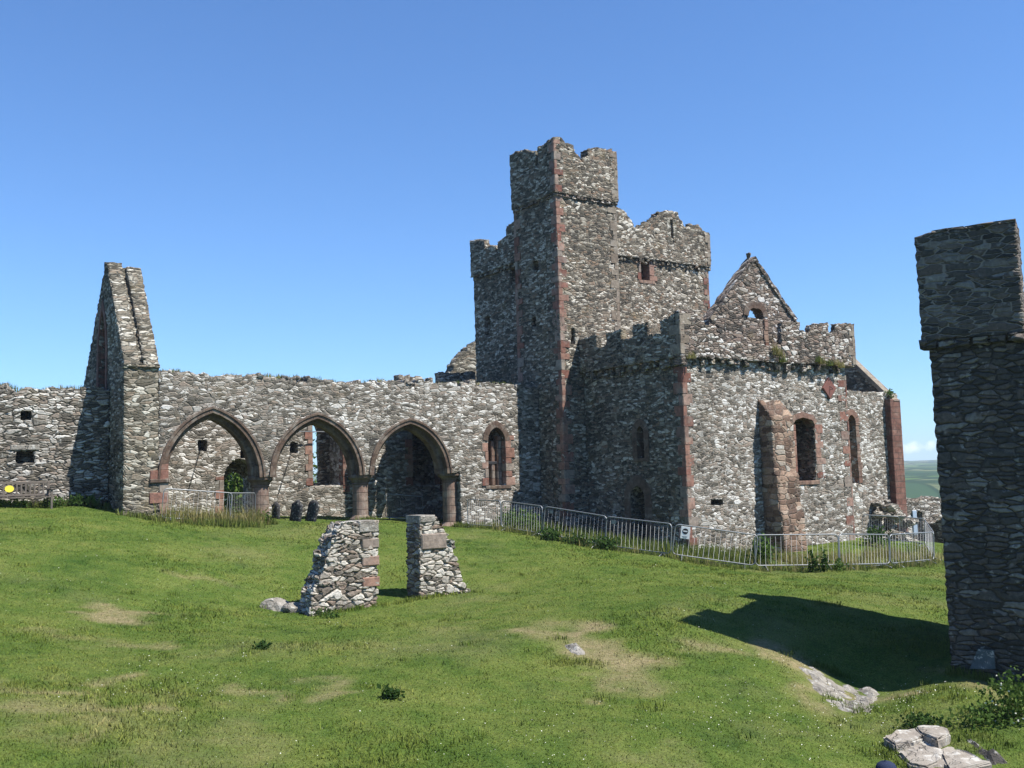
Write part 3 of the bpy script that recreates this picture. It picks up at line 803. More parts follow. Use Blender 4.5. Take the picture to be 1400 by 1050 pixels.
# right-hand window
mb = MB()
jambs(mb, NA, wn[0][0], -1, wz[0][1], wz[1][1]-.15, 'redblock', .16, .3, .4); jambs(mb, NA, wn[1][0], 1, wz[0][1], wz[1][1]+.1, 'redblock', .3, .42, .4, .03)
cw = arc(wn[0][0], wn[1][0], wz[1][1]-.1, wz[2][1], 6)
ring(mb, NA, cw, [(0, -.03), (.22, -.03), (.24, 0), (.22, .35), (0, .35)], 'moulding')
box(mb, NA, wn[0][0]-.15, wn[1][0]+.25, wz[0][1]-.14, wz[0][1], -.03, .5, 'moulding', .02)
wf = part(mb, 'window_frame', nave)
mb = MB(); ms = (wn[0][0]+wn[1][0])/2+.05
box(mb, NA, ms-.09, ms+.07, wz[0][1], wz[1][1]-.1, .32, .5, 'red', .03)
box(mb, NA, wn[0][0], wn[1][0], wz[0][1]+.85, wz[0][1]+.96, .3, .46, 'iron', .01)
box(mb, NA, ms+.1, ms+.32, wz[0][1]+1.0, wz[1][1]-.5, .4, .55, 'red', .03)
box(mb, NA, wn[1][0]-.2, wn[1][0], wz[0][1], wz[1][1]+.1, .25, .5, 'red', .03)
part(mb, 'mullion', nave)
# back of the window passage
mb = MB(); slab(mb, NA.off(1.0), [(wn[0][0]-.8, 1), (aR, 1), (aR, 6.5), (wn[0][0]-.8, 6.5)], 'tower', .4, res=.2); part(mb, 'blocking_wall')
# low remains standing behind the arcade top
NB = NA.off(2.8)
mb = MB()
for (x0, x1, yt) in ((545, 561, 512), (561, 578, 515), (588, 592, 516), (602, 629, 509), (635, 650, 509)):
    q = S(NB, (x0, yt), (x1, yt)); slab(mb, NB, [(q[0][0], 5.5), (q[1][0], 5.5)]+rag([q[1], q[0]], .06, .25), 'tower', .5, res=.12, uo=x0)
part(mb, 'wall_stub')
# weathered slope against the tower
NG = Plane(B+v*17, u, -v)
q = S(NG, (604, 530), (615, 508), (632, 484), (650, 468), (656, 468), (656, 530))
mb = MB(); slab(mb, NG, [(q[0][0]-.3, 4.0)]+rag(q[:4], .08, .25)+[(q[4][0]+1.5, q[4][1]+.8), (q[5][0]+1.5, 4.0)], 'gable', .8, res=.12, uo=20); part(mb, 'gable_stump')

# --- west gable
gz = lambda px, py: GW.sz(px, py)
zled = GS.sz(190, 500)[1]
gth = GS.sz(217, 600)[0]; 
tpk = 2.55; zpk = 10.95
prof = [(0, 1.6), (0, zled)]+rag([(0, zled), (tpk, zpk)], .05, .22)[1:]+rag([(tpk, zpk), (tpk+.35, zpk+.02), (6.3, 7.0)], .08, .25)[1:]+[(6.4, 1.6)]
gw = arc(2.55, 3.65, 8.0, 9.55, 8, 6.0)
mb = MB(); slab(mb, GW, prof, 'gable', gth, [gw], .085)
# raised half of the weathered rake
rk = np.array([tpk, zpk-zled]); rk = rk/np.linalg.norm(rk)
GR = GW.off(-.02)
pr2 = [(0-.02, zled-.1)]+rag([(-.1, zled+.03), (tpk-.08, zpk+.15)], .04, .22)+[(tpk+.25, zpk+.2), (tpk+.3, zpk-.3), (.3, zled-.1)]
slab(mb, GR, pr2, 'gable', gth*.44, res=.085, uo=7)
pr3 = [(0-.02, zled-.1)]+rag([(-.07, zled+.02), (tpk-.2, zpk+.02)], .03, .22)+[(tpk+.1, zpk+.0), (tpk+.2, zpk-.3), (.3, zled-.1)]
slab(mb, GW, pr3, 'gable', gth*.44, res=.085, uo=9, dep=gth*.55)
box(mb, GS, -.03, gth+.02, zled-.05, zled+.07, -.07, .25, 'gable', .02)
capstones(mb, GW, [(0, zled), (tpk, zpk)], gth, 'gable', n_per_m=1.6, size=.13)
gab = part(mb, 'west_gable')
mb = MB()
ring(mb, GW, arc(2.55, 3.65, 8.0, 9.55, 8, 6.0), [(0, -.03), (.22, -.03), (.22, .3), (0, .3)], 'redbright'); part(mb, 'window_frame', gab)
mb = MB(); slab(mb, GW.off(gth*.75), [(2.4, 5.8), (3.8, 5.8), (3.8, 9.7), (2.4, 9.7)], 'tower', .25, res=.2); part(mb, 'window_blocking', gab)
# the pier below the ledge, a course wider at the foot
mb = MB(); zg = ground(*GS.P(.5, 0)[:2]); box(mb, GS, -.06, gth+.04, zg-.5, zg+.25, -.08, .3, 'gable', .03); part(mb, 'plinth', gab)

# --- nave north wall
door = S(NN, (306, 720), (350, 720), (306, 655), (328, 627))
dn = arc(door[0][0], door[1][0], door[2][1], door[3][1], 8, .8)
w1a = S(NN, (428, 664), (469, 664), (428, 575), (469, 555))
w1h = arc(w1a[0][0], w1a[1][0], w1a[2][1]-.1, w1a[3][1], 8, w1a[0][1])
w2a = S(NN, (565, 664), (601, 664), (565, 590), (601, 570))
w2h = arc(w2a[0][0], w2a[1][0], w2a[2][1]-.1, w2a[3][1], 8, w2a[0][1])
holes = [dn, w1h, w2h]
for (x, y, w, h) in ((277, 609, 12, 15), (402, 612, 11, 14), (337, 620, 16, 12)):
    q = S(NN, (x-w/2, y+h/2), (x+w/2, y-h/2)); holes.append([(q[0][0], q[0][1]), (q[1][0], q[0][1]), (q[1][0], q[1][1]), (q[0][0], q[1][1])])
nl = Plane(GW.O, u, -v).sz(169, 600)[0]; sW = (G-B)@u
mb = MB()
tp = rag([(sW-.2, 6.2), (sW+6, 6.3), (-9, 6.5), (-6, 6.4), (.8, 6.6)], .1, .3)
dh = [p for p in dn]
lo = [(sW-.2, .8)]+[dn[0]]+dn[1:-1]+[dn[-1]]+[(.8, .8)]
slab(mb, NN, lo+tp[::-1], 'inner', 1.5, holes[1:], .1)
north = part(mb, 'north_wall')
mb = MB()
jambs(mb, NN, door[0][0], -1, .9, door[2][1]+.1, 'redblock', .2, .34, .5); part(mb, 'door_jamb', north); mb = MB(); jambs(mb, NN, door[1][0], 1, .9, door[2][1]-.3, 'redblock', .15, .25, .5)
part(mb, 'door_jamb', north)
ND = NN.off(1.25); dq = S(ND, (306, 720), (337, 720), (306, 664), (321, 645))
mb = MB(); slab(mb, ND, [(door[0][0]-.6, .6), (dq[0][0], .6)]+arc(dq[0][0], dq[1][0], dq[2][1], dq[3][1], 8)+[(dq[1][0], .6), (door[1][0]+.5, .6), (door[1][0]+.5, door[3][1]+.4), (door[0][0]-.6, door[3][1]+.4)], 'tower', .22, res=.12); part(mb, 'door_arch', north)
for wq, wh in ((w1a, w1h), (w2a, w2h)):
    mb = MB(); jambs(mb, NN, wq[0][0], -1, wq[0][1], wq[2][1], 'redblock', .2, .35, .4); jambs(mb, NN, wq[1][0], 1, wq[0][1]-.3, wq[2][1], 'redbright', .18, .3, .4)
    if wq is w1a:       # narrow lancet light at the outer face
        hh = arc(wq[0][0]+.02+.55, wq[0][0]+.80, wq[2][1]-.7, wq[2][1]-.2, 6, wq[0][1]+.15)
    slab(mb, NN.off(1.3), [(wq[0][0]-.2, wq[0][1]-.2), (wq[1][0]+.2, wq[0][1]-.2), (wq[1][0]+.2, wq[3][1]+.2), (wq[0][0]-.2, wq[3][1]+.2)], 'tower', .18,
         [arc(wq[0][0]+.12, wq[0][0]+.80, wq[2][1]-.55, wq[2][1]+.1, 6, wq[0][1]+.1)] if wq is w1a else [], .15)
    part(mb, 'window_frame', north)
for (x0, y0, x1, y1) in ((277, 603, 257, 672), (402, 605, 380, 676)):
    q0, q1 = NN.sz(x0, y0), NN.sz(x1, y1); mb = MB(); tube(mb, [NN.P(q0[0], q0[1], -.06), NN.P((q0[0]+q1[0])/2, (q0[1]+q1[1])/2, -.08), NN.P(q1[0], q1[1], -.05)], .012, 'iron', 5); part(mb, 'cable', north)
for (x0, y0, x1, y1) in ((395, 600, 463, 591), (545, 597, 583, 592)):
    q0, q1 = NN.sz(x0, y0), NN.sz(x1, y1); mb = MB(); tube(mb, [NN.P(q0[0]-.3, q1[1], -.3), NN.P(q1[0]+.2, q1[1], -.3)], .02, 'steel', 5); part(mb, 'tie_rod', north)

# --- stair turret
tw = SW.sz(706, 420)[0]; se = SS.sz(842, 270)[0]
zst = SS.sz(757, 262)[1]
slits = []
def slit(pl, x0, y0, x1, y1):
    q = S(pl, (x0, y1), (x1, y0)); return [(q[0][0], q[0][1]), (q[1][0], q[0][1]), (q[1][0], q[1][1]), (q[0][0], q[1][1])]
sh = [slit(SS, 781.5, 449, 786, 470), slit(SS, 785, 532, 789.5, 553)]
mb = MB()
slab(mb, SS, [(0, .3), (se, .3), (se, zst), (0, zst)], 'tower', .8, [sh[0]], .085)
slab(mb, SW, [(.8, .3), (tw, .3), (tw, zst), (.8, zst)], 'tower', .7, [slit(SW, 727, 434, 732, 447), slit(SW, 728, 355, 735, 372)], .085, uo=11)
slab(mb, Plane(B+u*se, v, u), [(.8, 8), (tw, 8), (tw, zst), (.8, zst)], 'tower', .6, res=.25)
slab(mb, Plane(B+v*tw, u, v), [(.7, 8), (se-.6, 8), (se-.6, zst), (.7, zst)], 'tower', .6, res=.25)
box(mb, SS, .3, se-.3, zst-.6, zst-.2, .3, tw-.3, 'tower')  # added lid, out of sight, blocks light from above inside the turret
tur = part(mb, 'stair_turret')
PS, PW = SS.off(-.10), SW.off(-.10)
pst = S(PS, z4(465, 60), z4(490, 57), z4(520, 84), z4(555, 97), z4(563, 130), z4(585, 152), z4(600, 172), z4(606, 150), z4(622, 147), z4(622, 112), z4(652, 105), z4(700, 111), z4(746, 121))
pst[0] = (-.1, pst[0][1]); pst[-1] = (se+.06, pst[-1][1])
mb = MB()
slab(mb, PS, [(-.1, zst-.04), (se+.06, zst-.04)]+rag(pst, .05, .2)[::-1], 'tower', .5, res=.08, uo=3)
pwt = S(PW, z4(462, 60), z4(440, 70), z4(390, 107), z4(388, 190), z4(374, 200), z4(383, 160), z4(378, 122), z4(330, 115), z4(291, 124))
pwt[0] = (-.1+.5, pwt[0][1]); pwt[-1] = (tw+.05, pwt[-1][1])
slab(mb, PW, [(.4, zst-.04)]+rag(pwt, .05, .2)+[(tw+.05, zst-.04)], 'tower', .5, res=.08, uo=17)
slab(mb, Plane(PS.O+u*(se+.06), v, u), [(.5, zst), (tw, zst), (tw, zst+1.5), (.5, zst+1.6)], 'tower', .4, res=.2)
slab(mb, Plane(B+v*(tw+.05), u, v), [(.4, zst), (se-.4, zst), (se-.4, zst+1.5), (.4, zst+1.5)], 'tower', .4, res=.2)
part(mb, 'parapet', tur)
mb = MB()
mb = MB(); quoins(mb, SS, 0, 1, SW, 0, 1, 1.2, zst-.05, 'redblock', .012, lo=.2, hi=.42)
part(mb, 'quoin_stones', tur)
mb = MB(); quoins(mb, PS, -.1, 1, PW, -.1, 1, zst, pst[1][1]-.15, 'redblock', .008, lo=.16, hi=.4)
part(mb, 'quoin_stones', tur)
mb = MB(); quoins(mb, SS, se, -1, Plane(B+u*se, v, u), 0, 1, 7.5, zst-.05, 'buffblock', .008, lo=.2, hi=.42)
part(mb, 'quoin_stones', tur)
mb = MB(); quoins(mb, PS, se+.06, -1, Plane(PS.O+u*(se+.06), v, u), 0, 1, zst+.1, pst[-1][1]-.1, 'buffblock', .008, lo=.2, hi=.42)
part(mb, 'quoin_stones', tur)
mb = MB(); quoins(mb, SW, tw, -1, Plane(B+v*tw, u, v), 0, 1, 5.5, zst-.05, 'redblock', .02, lo=.2, hi=.42); part(mb, 'quoin_stones', tur)
mb = MB()
for k in range(18):
    s = -.1+(se+.15)*k/18; box(mb, SS, s+.01, s+(se+.15)/18-.01, zst-.16, zst-.03, -.09*random.uniform(.4, 1.2), .1, 'parapet', .02)
part(mb, 'string_course', tur); mb = MB()
for k in range(14):
    s = -.1+(tw+.1)*k/14; box(mb, SW, s+.01, s+(tw+.1)/14-.01, zst-.16, zst-.03, -.09*random.uniform(.4, 1.2), .1, 'parapet', .02)
part(mb, 'string_course', tur)
# broken springer and batter left on the west side
mb = MB()
q = S(SW, (712, 600))[0]
slab(mb, Plane(SW.P(1.9, 0), -u, -v), [(-.2, .5), (1.0, .5), (.75, 2.3), (.35, 4.4), (.1, 5.2), (-.2, 5.3)], 'tower', .8, res=.09, uo=5)
part(mb, 'springer_stub', tur)

# --- crossing tower (keep)
kE = KS.sz(969, 380)[0]; ks0 = se-.3
kN = KW.sz(648, 400)[0]
zk = KS.sz(900, z4(0, 628)[1])[1]
kw = S(KS, (877, z4(0, 720)[1]), (887, z4(0, 627)[1]))
kwh = [(kw[0][0], kw[0][1]), (kw[1][0], kw[0][1]), (kw[1][0], kw[1][1]), (kw[0][0], kw[1][1])]
mb = MB()
slab(mb, KS, [(ks0, 4), (kE, 4), (kE, zk), (ks0, zk)], 'tower', 1.0, [kwh], .09, uo=23)
zkw = zk+.25
slab(mb, KW, [(1.4, .5), (kN, .5), (kN, zkw), (1.4, zkw)], 'tower', 1.0, [slit(KW, 663, 432, 670, 462), slit(KW, 698, 365, 706, 389)], .09, uo=31)
KE, KN = Plane(KS.P(kE, 0), v, u), Plane(KW.P(kN, 0), u, v)
slab(mb, KE, [(1.0, 2), (kN-.3, 2), (kN-.3, zk), (1.0, zk)], 'tower', .9, res=.25)
slab(mb, KN, [(1.0, 1), (kE-.6, 1), (kE-.6, zk), (1.0, zk)], 'tower', .9, res=.3)
box(mb, KS, 1.2, kE-.5, zk-1.2, zk-.8, .5, kN-1, 'tower')  # added unseen lid closing the hollow tower, so its openings stay dark
keep = part(mb, 'crossing_tower')
KPS, KPW = KS.off(-.12), KW.off(-.12)
kt = S(KPS, z4(735, 366), z4(770, 386), z4(800, 412), z4(824, 440), z4(838, 478), z4(870, 478), z4(882, 456), z4(925, 446), z4(936, 430), z4(955, 405), z4(1000, 401), z4(1040, 411), z4(1052, 440), z4(1075, 474), z4(1100, 481), z4(1106, 463), z4(1135, 460), z4(1155, 490), z4(1183, 502))
kt[0] = (ks0, kt[0][1]); kt[-1] = (kE+.08, kt[-1][1])
loop = slit(KPS, *z4(1007, 440), *z4(1015, 530))
mb = MB()
slab(mb, KPS, [(ks0, zk-.05), (kE+.08, zk-.05)]+rag(kt, .07, .22)[::-1], 'tower', .55, [loop], .08, uo=51)
kwt = S(KPW, z4(294, 440), z4(245, 470), z4(240, 520), z4(203, 545), z4(204, 600), z4(195, 603), z4(194, 565), z4(165, 560), z4(146, 578), z4(139, 530), z4(84, 534))
kwt[-1] = (kN+.06, kwt[-1][1])
slab(mb, KPW, [(kwt[0][0], zkw-.05)]+rag(kwt, .03, .25)+[(kN+.06, zkw-.05)], 'tower', .3, res=.08, uo=61)
for PLn, a, b in ((KE, .6, kN-.2), (KN, .6, kE-.7)):
    pts = [(a, zk)]; s = a
    slab(mb, PLn.off(-.05), [(a, zk-.05), (b, zk-.05)]+rag([(b, zk+1.3), ((a+b)/2, zk+1.0), (a, zk+1.3)], .15, .4), 'tower', .5, res=.2)
capstones(mb, KPS, kt[5:], .5, 'tower', n_per_m=2, size=.13); capstones(mb, KPS, kt[:4], .5, 'tower', n_per_m=2, size=.13)
part(mb, 'parapet', keep)
mb = MB()
mb = MB(); quoins(mb, KS, kE, -1, KE, 0, 1, 5, zk-.1, 'redblock', .008, lo=.15, hi=.36)
part(mb, 'quoin_stones', keep)
mb = MB(); quoins(mb, KPS, kE+.08, -1, Plane(KPS.P(kE+.08, 0), v, u), 0, 1, zk+.05, kt[-1][1]-.05, 'buffblock', .008, lo=.18, hi=.36)
part(mb, 'quoin_stones', keep)
mb = MB()
n = 34
for k in range(n):
    a = se+(kE+.08-se)*k/n; z_ = zk-.2+random.uniform(-.1, .06)
    box(mb, KS, a+.01, a+(kE-se)/n-.01, z_, z_+random.uniform(.1, .2), -.12*random.uniform(.2, 1.25), .15, 'tower', .025)
part(mb, 'string_course', keep); mb = MB()
for k in range(26):
    a = 2.0+(kN-2.0)*k/26; box(mb, KW, a+.01, a+(kN-2)/26-.01, zkw-.2, zkw-.05, -.11*random.uniform(.3, 1.2), .15, 'tower', .02)
part(mb, 'string_course', keep)
mb = MB()
jambs(mb, KS, kw[0][0], -1, kw[0][1], kw[1][1], 'redblock', .14, .2, .4); jambs(mb, KS, kw[1][0], 1, kw[0][1], kw[1][1], 'redblock', .28, .42, .4)
box(mb, KS, kw[0][0]-.15, kw[1][0]+.3, kw[0][1]-.14, kw[0][1], -.02, .4, 'red', .015)
part(mb, 'window_frame', keep)
mb = MB(); box(mb, KPS, loop[0][0]-.2, loop[0][0], loop[0][1]-.1, loop[2][1]+.1, -.02, .2, 'gable', .02); box(mb, KPS, loop[1][0], loop[1][0]+.2, loop[0][1]-.1, loop[2][1]+.1, -.02, .2, 'gable', .02); part(mb, 'loop_surround', keep)

# --- south transept
tE = TS.sz(1161.5, 600)[0]; tJ = (J-A)@v
zcb = TS.sz(935, 497)[1]; zct = zcb+.22
sw = S(TS, z7(690, 458), z7(768, 458), z7(662, 175), z7(708, 146), z7(765, 180))
swh = [(sw[0][0]-.02, sw[0][1]), (sw[1][0]+.08, sw[1][1]), (sw[4][0], sw[1][1]+.7), (sw[4][0], sw[4][1]), (sw[4][0]-.12, sw[4][1]+.16), (sw[3][0], sw[3][1]), (sw[2][0]+.12, sw[2][1]+.12), (sw[2][0], sw[2][1]), (sw[2][0], sw[2][1]-1.6)]
ph = slit(TS, *z7(262, 548), *z7(318, 578))
lw = S(TW, z5(826, 612), z5(858, 612), z5(826, 500), z5(842, 468))
lwh = arc(lw[0][0], lw[1][0], lw[2][1], lw[3][1], 6, lw[0][1]) if lw[0][0] < lw[1][0] else arc(lw[1][0], lw[0][0], lw[2][1], lw[3][1], 6, lw[0][1])
dw = S(TW, z5(800, 900), z5(862, 900), z5(800, 790), z5(832, 735))
d0, d1 = sorted((dw[0][0], dw[1][0])); dzs = dw[2][1]; dza = dw[3][1]
ddr = arc(d0, d1, dzs, dza, 8)
sq = slit(TW, *z5(588, 578), *z5(606, 596))
mb = MB()
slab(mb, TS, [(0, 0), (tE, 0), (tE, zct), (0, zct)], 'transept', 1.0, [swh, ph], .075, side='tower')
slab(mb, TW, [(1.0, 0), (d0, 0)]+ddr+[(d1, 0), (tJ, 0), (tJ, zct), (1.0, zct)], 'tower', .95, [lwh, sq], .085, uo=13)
TE = Plane(TS.P(tE, 0), v, u)
slab(mb, TE, [(1.0, 0), (7, 0), (7, zct), (1.0, zct)], 'transept', .9, res=.2)
box(mb, TS, .5, tE-.5, zct-.5, zct-.1, .5, tJ-.1, 'transept')  # added roof slab over the roofless transept, keeps its windows dark inside
tra = part(mb, 'south_transept')
# parapets
TPS, TPW = TS.off(-.2), TW.off(-.2)
tpt = S(TPS, z6(118, 362), z6(165, 368), z6(192, 376), z6(245, 402), z6(252, 446), z6(308, 450), z6(320, 508), z6(360, 530), z6(440, 538), z6(560, 548), z6(655, 552), z6(658, 430), z6(752, 431), z6(756, 470), z6(804, 486), z6(807, 440), z6(905, 434), z6(911, 492), z6(938, 478), z6(943, 436), z6(1000, 434), z6(1057, 441))
pe = TPS.sz(1171, 500)[0]; tpt[0] = (-.2, tpt[0][1]); tpt[-1] = (pe, tpt[-1][1])
mb = MB()
slab(mb, TPS, [(-.2, zct), (pe, zct)]+rag(tpt[:12], .06, .22)[::1][::-1][:0]+(rag(tpt[:12], .06, .22)+rag(tpt[11:], .012, .4)[1:])[::-1], 'parapet', .24, res=.075)
wpt = S(TPW, z5(1008, -45), z5(926, -5), z5(928, 52), z5(872, 55), z5(870, 0), z5(802, 12), z5(800, 70), z5(752, 80), z5(750, 30), z5(685, 50), z5(683, 105), z5(642, 113), z5(640, 58), z5(600, 65), z5(583, 74))
wpt[0] = (.05, wpt[0][1]); wpt[-1] = (tJ-.0, wpt[-1][1])
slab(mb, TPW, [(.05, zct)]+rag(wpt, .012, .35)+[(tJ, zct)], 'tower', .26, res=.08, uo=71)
TPE = Plane(TPS.P(pe, 0), v, u)
slab(mb, TPE, [(.25, zct), (4, zct), (4, zct+.6), (2.2, zct+.6), (2.2, zct+.75), (.25, zct+.75)], 'parapet', .5, res=.15)
par = part(mb, 'parapet', tra)
mb = MB()
n = 21
for k in range(n):
    a = -.15+(tE+.3)*(k+.5)/n
    a += random.uniform(-.1, .1); wd = random.uniform(.07, .16)
    mb = MB()
    if random.random() < .85: box(mb, TS, a-wd, a+wd, zcb-random.uniform(-.05, .12), zct-.005, -.2*random.uniform(.45, 1.05), .2, random.choice(('parapet', 'tower')), .035); part(mb, 'corbel', tra)
for k in range(15):
    a = .2+(tJ-.3)*k/15; a += random.uniform(-.08, .08); wd = random.uniform(.08, .15)
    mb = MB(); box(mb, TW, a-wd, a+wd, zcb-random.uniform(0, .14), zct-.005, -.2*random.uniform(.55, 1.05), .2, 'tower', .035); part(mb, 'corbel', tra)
mb = MB()
mb = MB(); quoins(mb, TS, 0, 1, TW, 0, 1, .2, zcb-.1, 'redblock', .012, lo=.2, hi=.44)
part(mb, 'quoin_stones', tra)
mb = MB(); quoins(mb, TPS, -.2, 1, TPW, -.2, 1, zct+.1, tpt[0][1]-.1, 'buffblock', .008, lo=.22, hi=.5)
part(mb, 'quoin_stones', tra)
mb = MB(); quoins(mb, TS, tE, -1, TE, 0, 1, .2, zcb-.1, 'redblock', .01, lo=.1, hi=.5)
part(mb, 'quoin_stones', tra)
mb = MB(); quoins(mb, TPS, pe, -1, TPE, 0, 1, zct+.1, tpt[-1][1]-.05, 'buffblock', .008, lo=.2, hi=.4)
part(mb, 'quoin_stones', tra)
mb = MB()
jambs(mb, TS, swh[3][0]+.02, 1, sw[1][1]+.1, sw[4][1], 'redblock', .3, .5, .45, .012); jambs(mb, TS, swh[0][0], -1, sw[0][1], sw[2][1], 'redblock', .25, .4, .3, .012)
ring(mb, TS, [swh[3], swh[4], swh[5], swh[6], swh[7]][::-1], [(0, -.03), (.2, -.03), (.2, .4), (0, .4)], 'red')
box(mb, TS, swh[0][0]-.1, swh[1][0]+.2, sw[0][1]-.16, sw[0][1], -.03, .6, 'red', .02)
part(mb, 'window_frame', tra)
mb = MB(); ring(mb, TW, lwh, [(0, -.015), (.26, -.015), (.26, .4), (0, .4)], 'moulding'); l0, l1 = sorted((lw[0][0], lw[1][0])); box(mb, TW, l0-.2, l1+.2, lw[0][1]-.14, lw[0][1], -.02, .4, 'moulding', .02); part(mb, 'window_frame', tra)
mb = MB()
ring(mb, TW, [(d0, .3)]+ddr+[(d1, .3)], [(0, -.02), (.36, -.02), (.4, .02), (.4, .3), (.14, .3), (.1, .1)], 'moulding'); part(mb, 'doorway', tra)
# stepped buttress
bs0 = TS.sz(1041, 640)[0]; bw_ = 1.2; bp = .6
BP = Plane(TS.P(bs0, 0), v, -u)      # its west cheek
zt = TS.sz(1046, 548)[1]; zg = ground(*TS.P(bs0, 0)[:2])
mb = MB()
chk = [(.05, zg-.4), (-bp-.32, zg-.4), (-bp-.3, zg+.35), (-bp-.26, zg+1.35), (-bp-.14, zg+1.6), (-bp-.12, zg+2.7), (-bp, zg+2.95), (-bp, zt-.62), (.05, zt+.08)]
slab(mb, BP, chk, 'buttress', bw_, res=.1)
but = part(mb, 'buttress', tra)
# sundial
sd = TS.sz(1132.5, 531); 
mb = MB(); r = .40
dv_ = [(0, -r*1.1), (r, 0), (0, r*1.1), (-r, 0)]
V = [TS.P(sd[0]+a*k, sd[1]+b*k, d) for d, k in ((.02, 1), (-.06, 1), (-.075, .93)) for a, b in dv_]
mb.add(V, np.array([(i, (i+1) % 4, 4+(i+1) % 4, 4+i) for i in range(4)]+[(4+i, 4+(i+1) % 4, 8+(i+1) % 4, 8+i) for i in range(4)]+[(8, 9, 10, 11)]), 'sundial')
sun_o = part(mb, 'sundial', tra)
mb = MB(); tube(mb, [TS.P(sd[0], sd[1]+.08, -.07), TS.P(sd[0]+.03, sd[1]-.05, -.2)], .012, 'iron', 5); tube(mb, [TS.P(sd[0], sd[1]-.06, -.07), TS.P(sd[0]+.03, sd[1]-.05, -.2)], .01, 'iron', 5); part(mb, 'gnomon', tra)
# gable rising behind the parapet
TG = TS.off(.85)
gp = S(TG, z6(275, 414), z6(500, 82), z6(728, 416)); gl, ga, gr = gp; ga = (ga[0]+.1, ga[1]); gr = (gr[0]+.05, gr[1])
dx = (gr[0]-gl[0])/2
wi = S(TG, z6(478, 405), z6(556, 405), z6(478, 392), z6(516, 358))
wgh = arc(wi[0][0], wi[1][0], wi[2][1]-.03, wi[3][1], 6, wi[0][1])
mb = MB()
slab(mb, TG, [(gl[0]-.1, zct-.2), (gr[0]+.1, zct-.2), (gr[0]+.05, gr[1]-.1)]+[(gr[0], gr[1]), (ga[0], ga[1]), (gl[0], gl[1])]+[(gl[0]-.05, gl[1]-.1)], 'parapet', .42, [wgh], .075, uo=81)
gab2 = part(mb, 'transept_gable', tra)
for (p0, p1) in ((gl, ga), (ga, gr)):
    mb = MB(); n = 11
    for k in range(n):
        a = np.array(p0)+(np.array(p1)-p0)*k/n; b = np.array(p0)+(np.array(p1)-p0)*(k+1.0)/n
        t = (b-a)/np.linalg.norm(b-a); nn = np.array([-t[1], t[0]]); nn = nn if nn[1] > 0 else -nn
        th_ = random.uniform(.02, .05) if p0 is gl or k < 6 else random.uniform(.0, .05)
        V = [TG.P(*(q+nn*h), d) for d in (-.04-random.random()*.03, .45) for (q, h) in ((a, -.13), (b, -.13), (b, th_), (a, th_))]
        mb.add(V, np.array([(0, 1, 2, 3), (5, 4, 7, 6), (3, 2, 6, 7), (0, 4, 5, 1), (0, 3, 7, 4), (1, 5, 6, 2)]), 'parapet')
    if p0 is gl: part(mb, 'gable_coping', tra)
boulder(mb, TG.P(ga[0], ga[1]+.1, .3), (.1, .2, .12), 'gable', seed=5)
part(mb, 'gable_coping', tra)
mb = MB(); ring(mb, TG, arc(wi[0][0], wi[1][0], wi[2][1]-.03, wi[3][1], 6), [(0, -.04), (.27, -.04), (.27, .3), (0, .3)], 'moulding')
jambs(mb, TG, wi[1][0]+.25, -1, zct+.1, wi[1][1]-.05, 'red', .24, .25, .3, .035); part(mb, 'window_surround', tra)

# --- chancel beyond the transept
CS = TS.off(2.6)
cl = tE-.4; ce = CS.sz(1219, 620)[0]; zct2 = CS.sz(1190, 536)[1]
cw_ = S(CS, z7(955, 470), z7(993, 470), z7(955, 170), z7(978, 135)); 
cwh = arc(cw_[0][0]-.1, cw_[1][0]-.12, cw_[2][1], cw_[3][1], 7, cw_[0][1])
mb = MB()
ct = [(cl, zct2+.15), (ce-1.2, zct2), (ce+.7, zct2-.02)]
slab(mb, CS, [(cl, -.5), (ce+.7, -.5)]+rag(ct, .05, .25)[::-1], 'transept', .9, [cwh], .085, uo=91)
cha = part(mb, 'chancel_wall')
mb = MB(); jambs(mb, CS, cwh[-1][0], 1, cw_[0][1], cw_[2][1], 'red', .22, .3, .4, .03); ring(mb, CS, arc(cwh[0][0], cwh[-1][0], cw_[2][1], cw_[3][1], 7), [(0, -.03), (.25, -.03), (.25, .4), (0, .4)], 'red'); part(mb, 'window_frame', cha)
# red pilaster buttress at the corner
ps = S(CS.off(-.3), (1226, 690), (1240, 690)); pzt = CS.off(-.3).sz(1225, 546)[1]
mb = MB(); zg = ground(*CS.P(ps[0][0], 0)[:2])
box(mb, CS, ps[0][0], ps[1][0], zg-.6, pzt, -.3, .1, 'redbright', .02); part(mb, 'pilaster', cha)
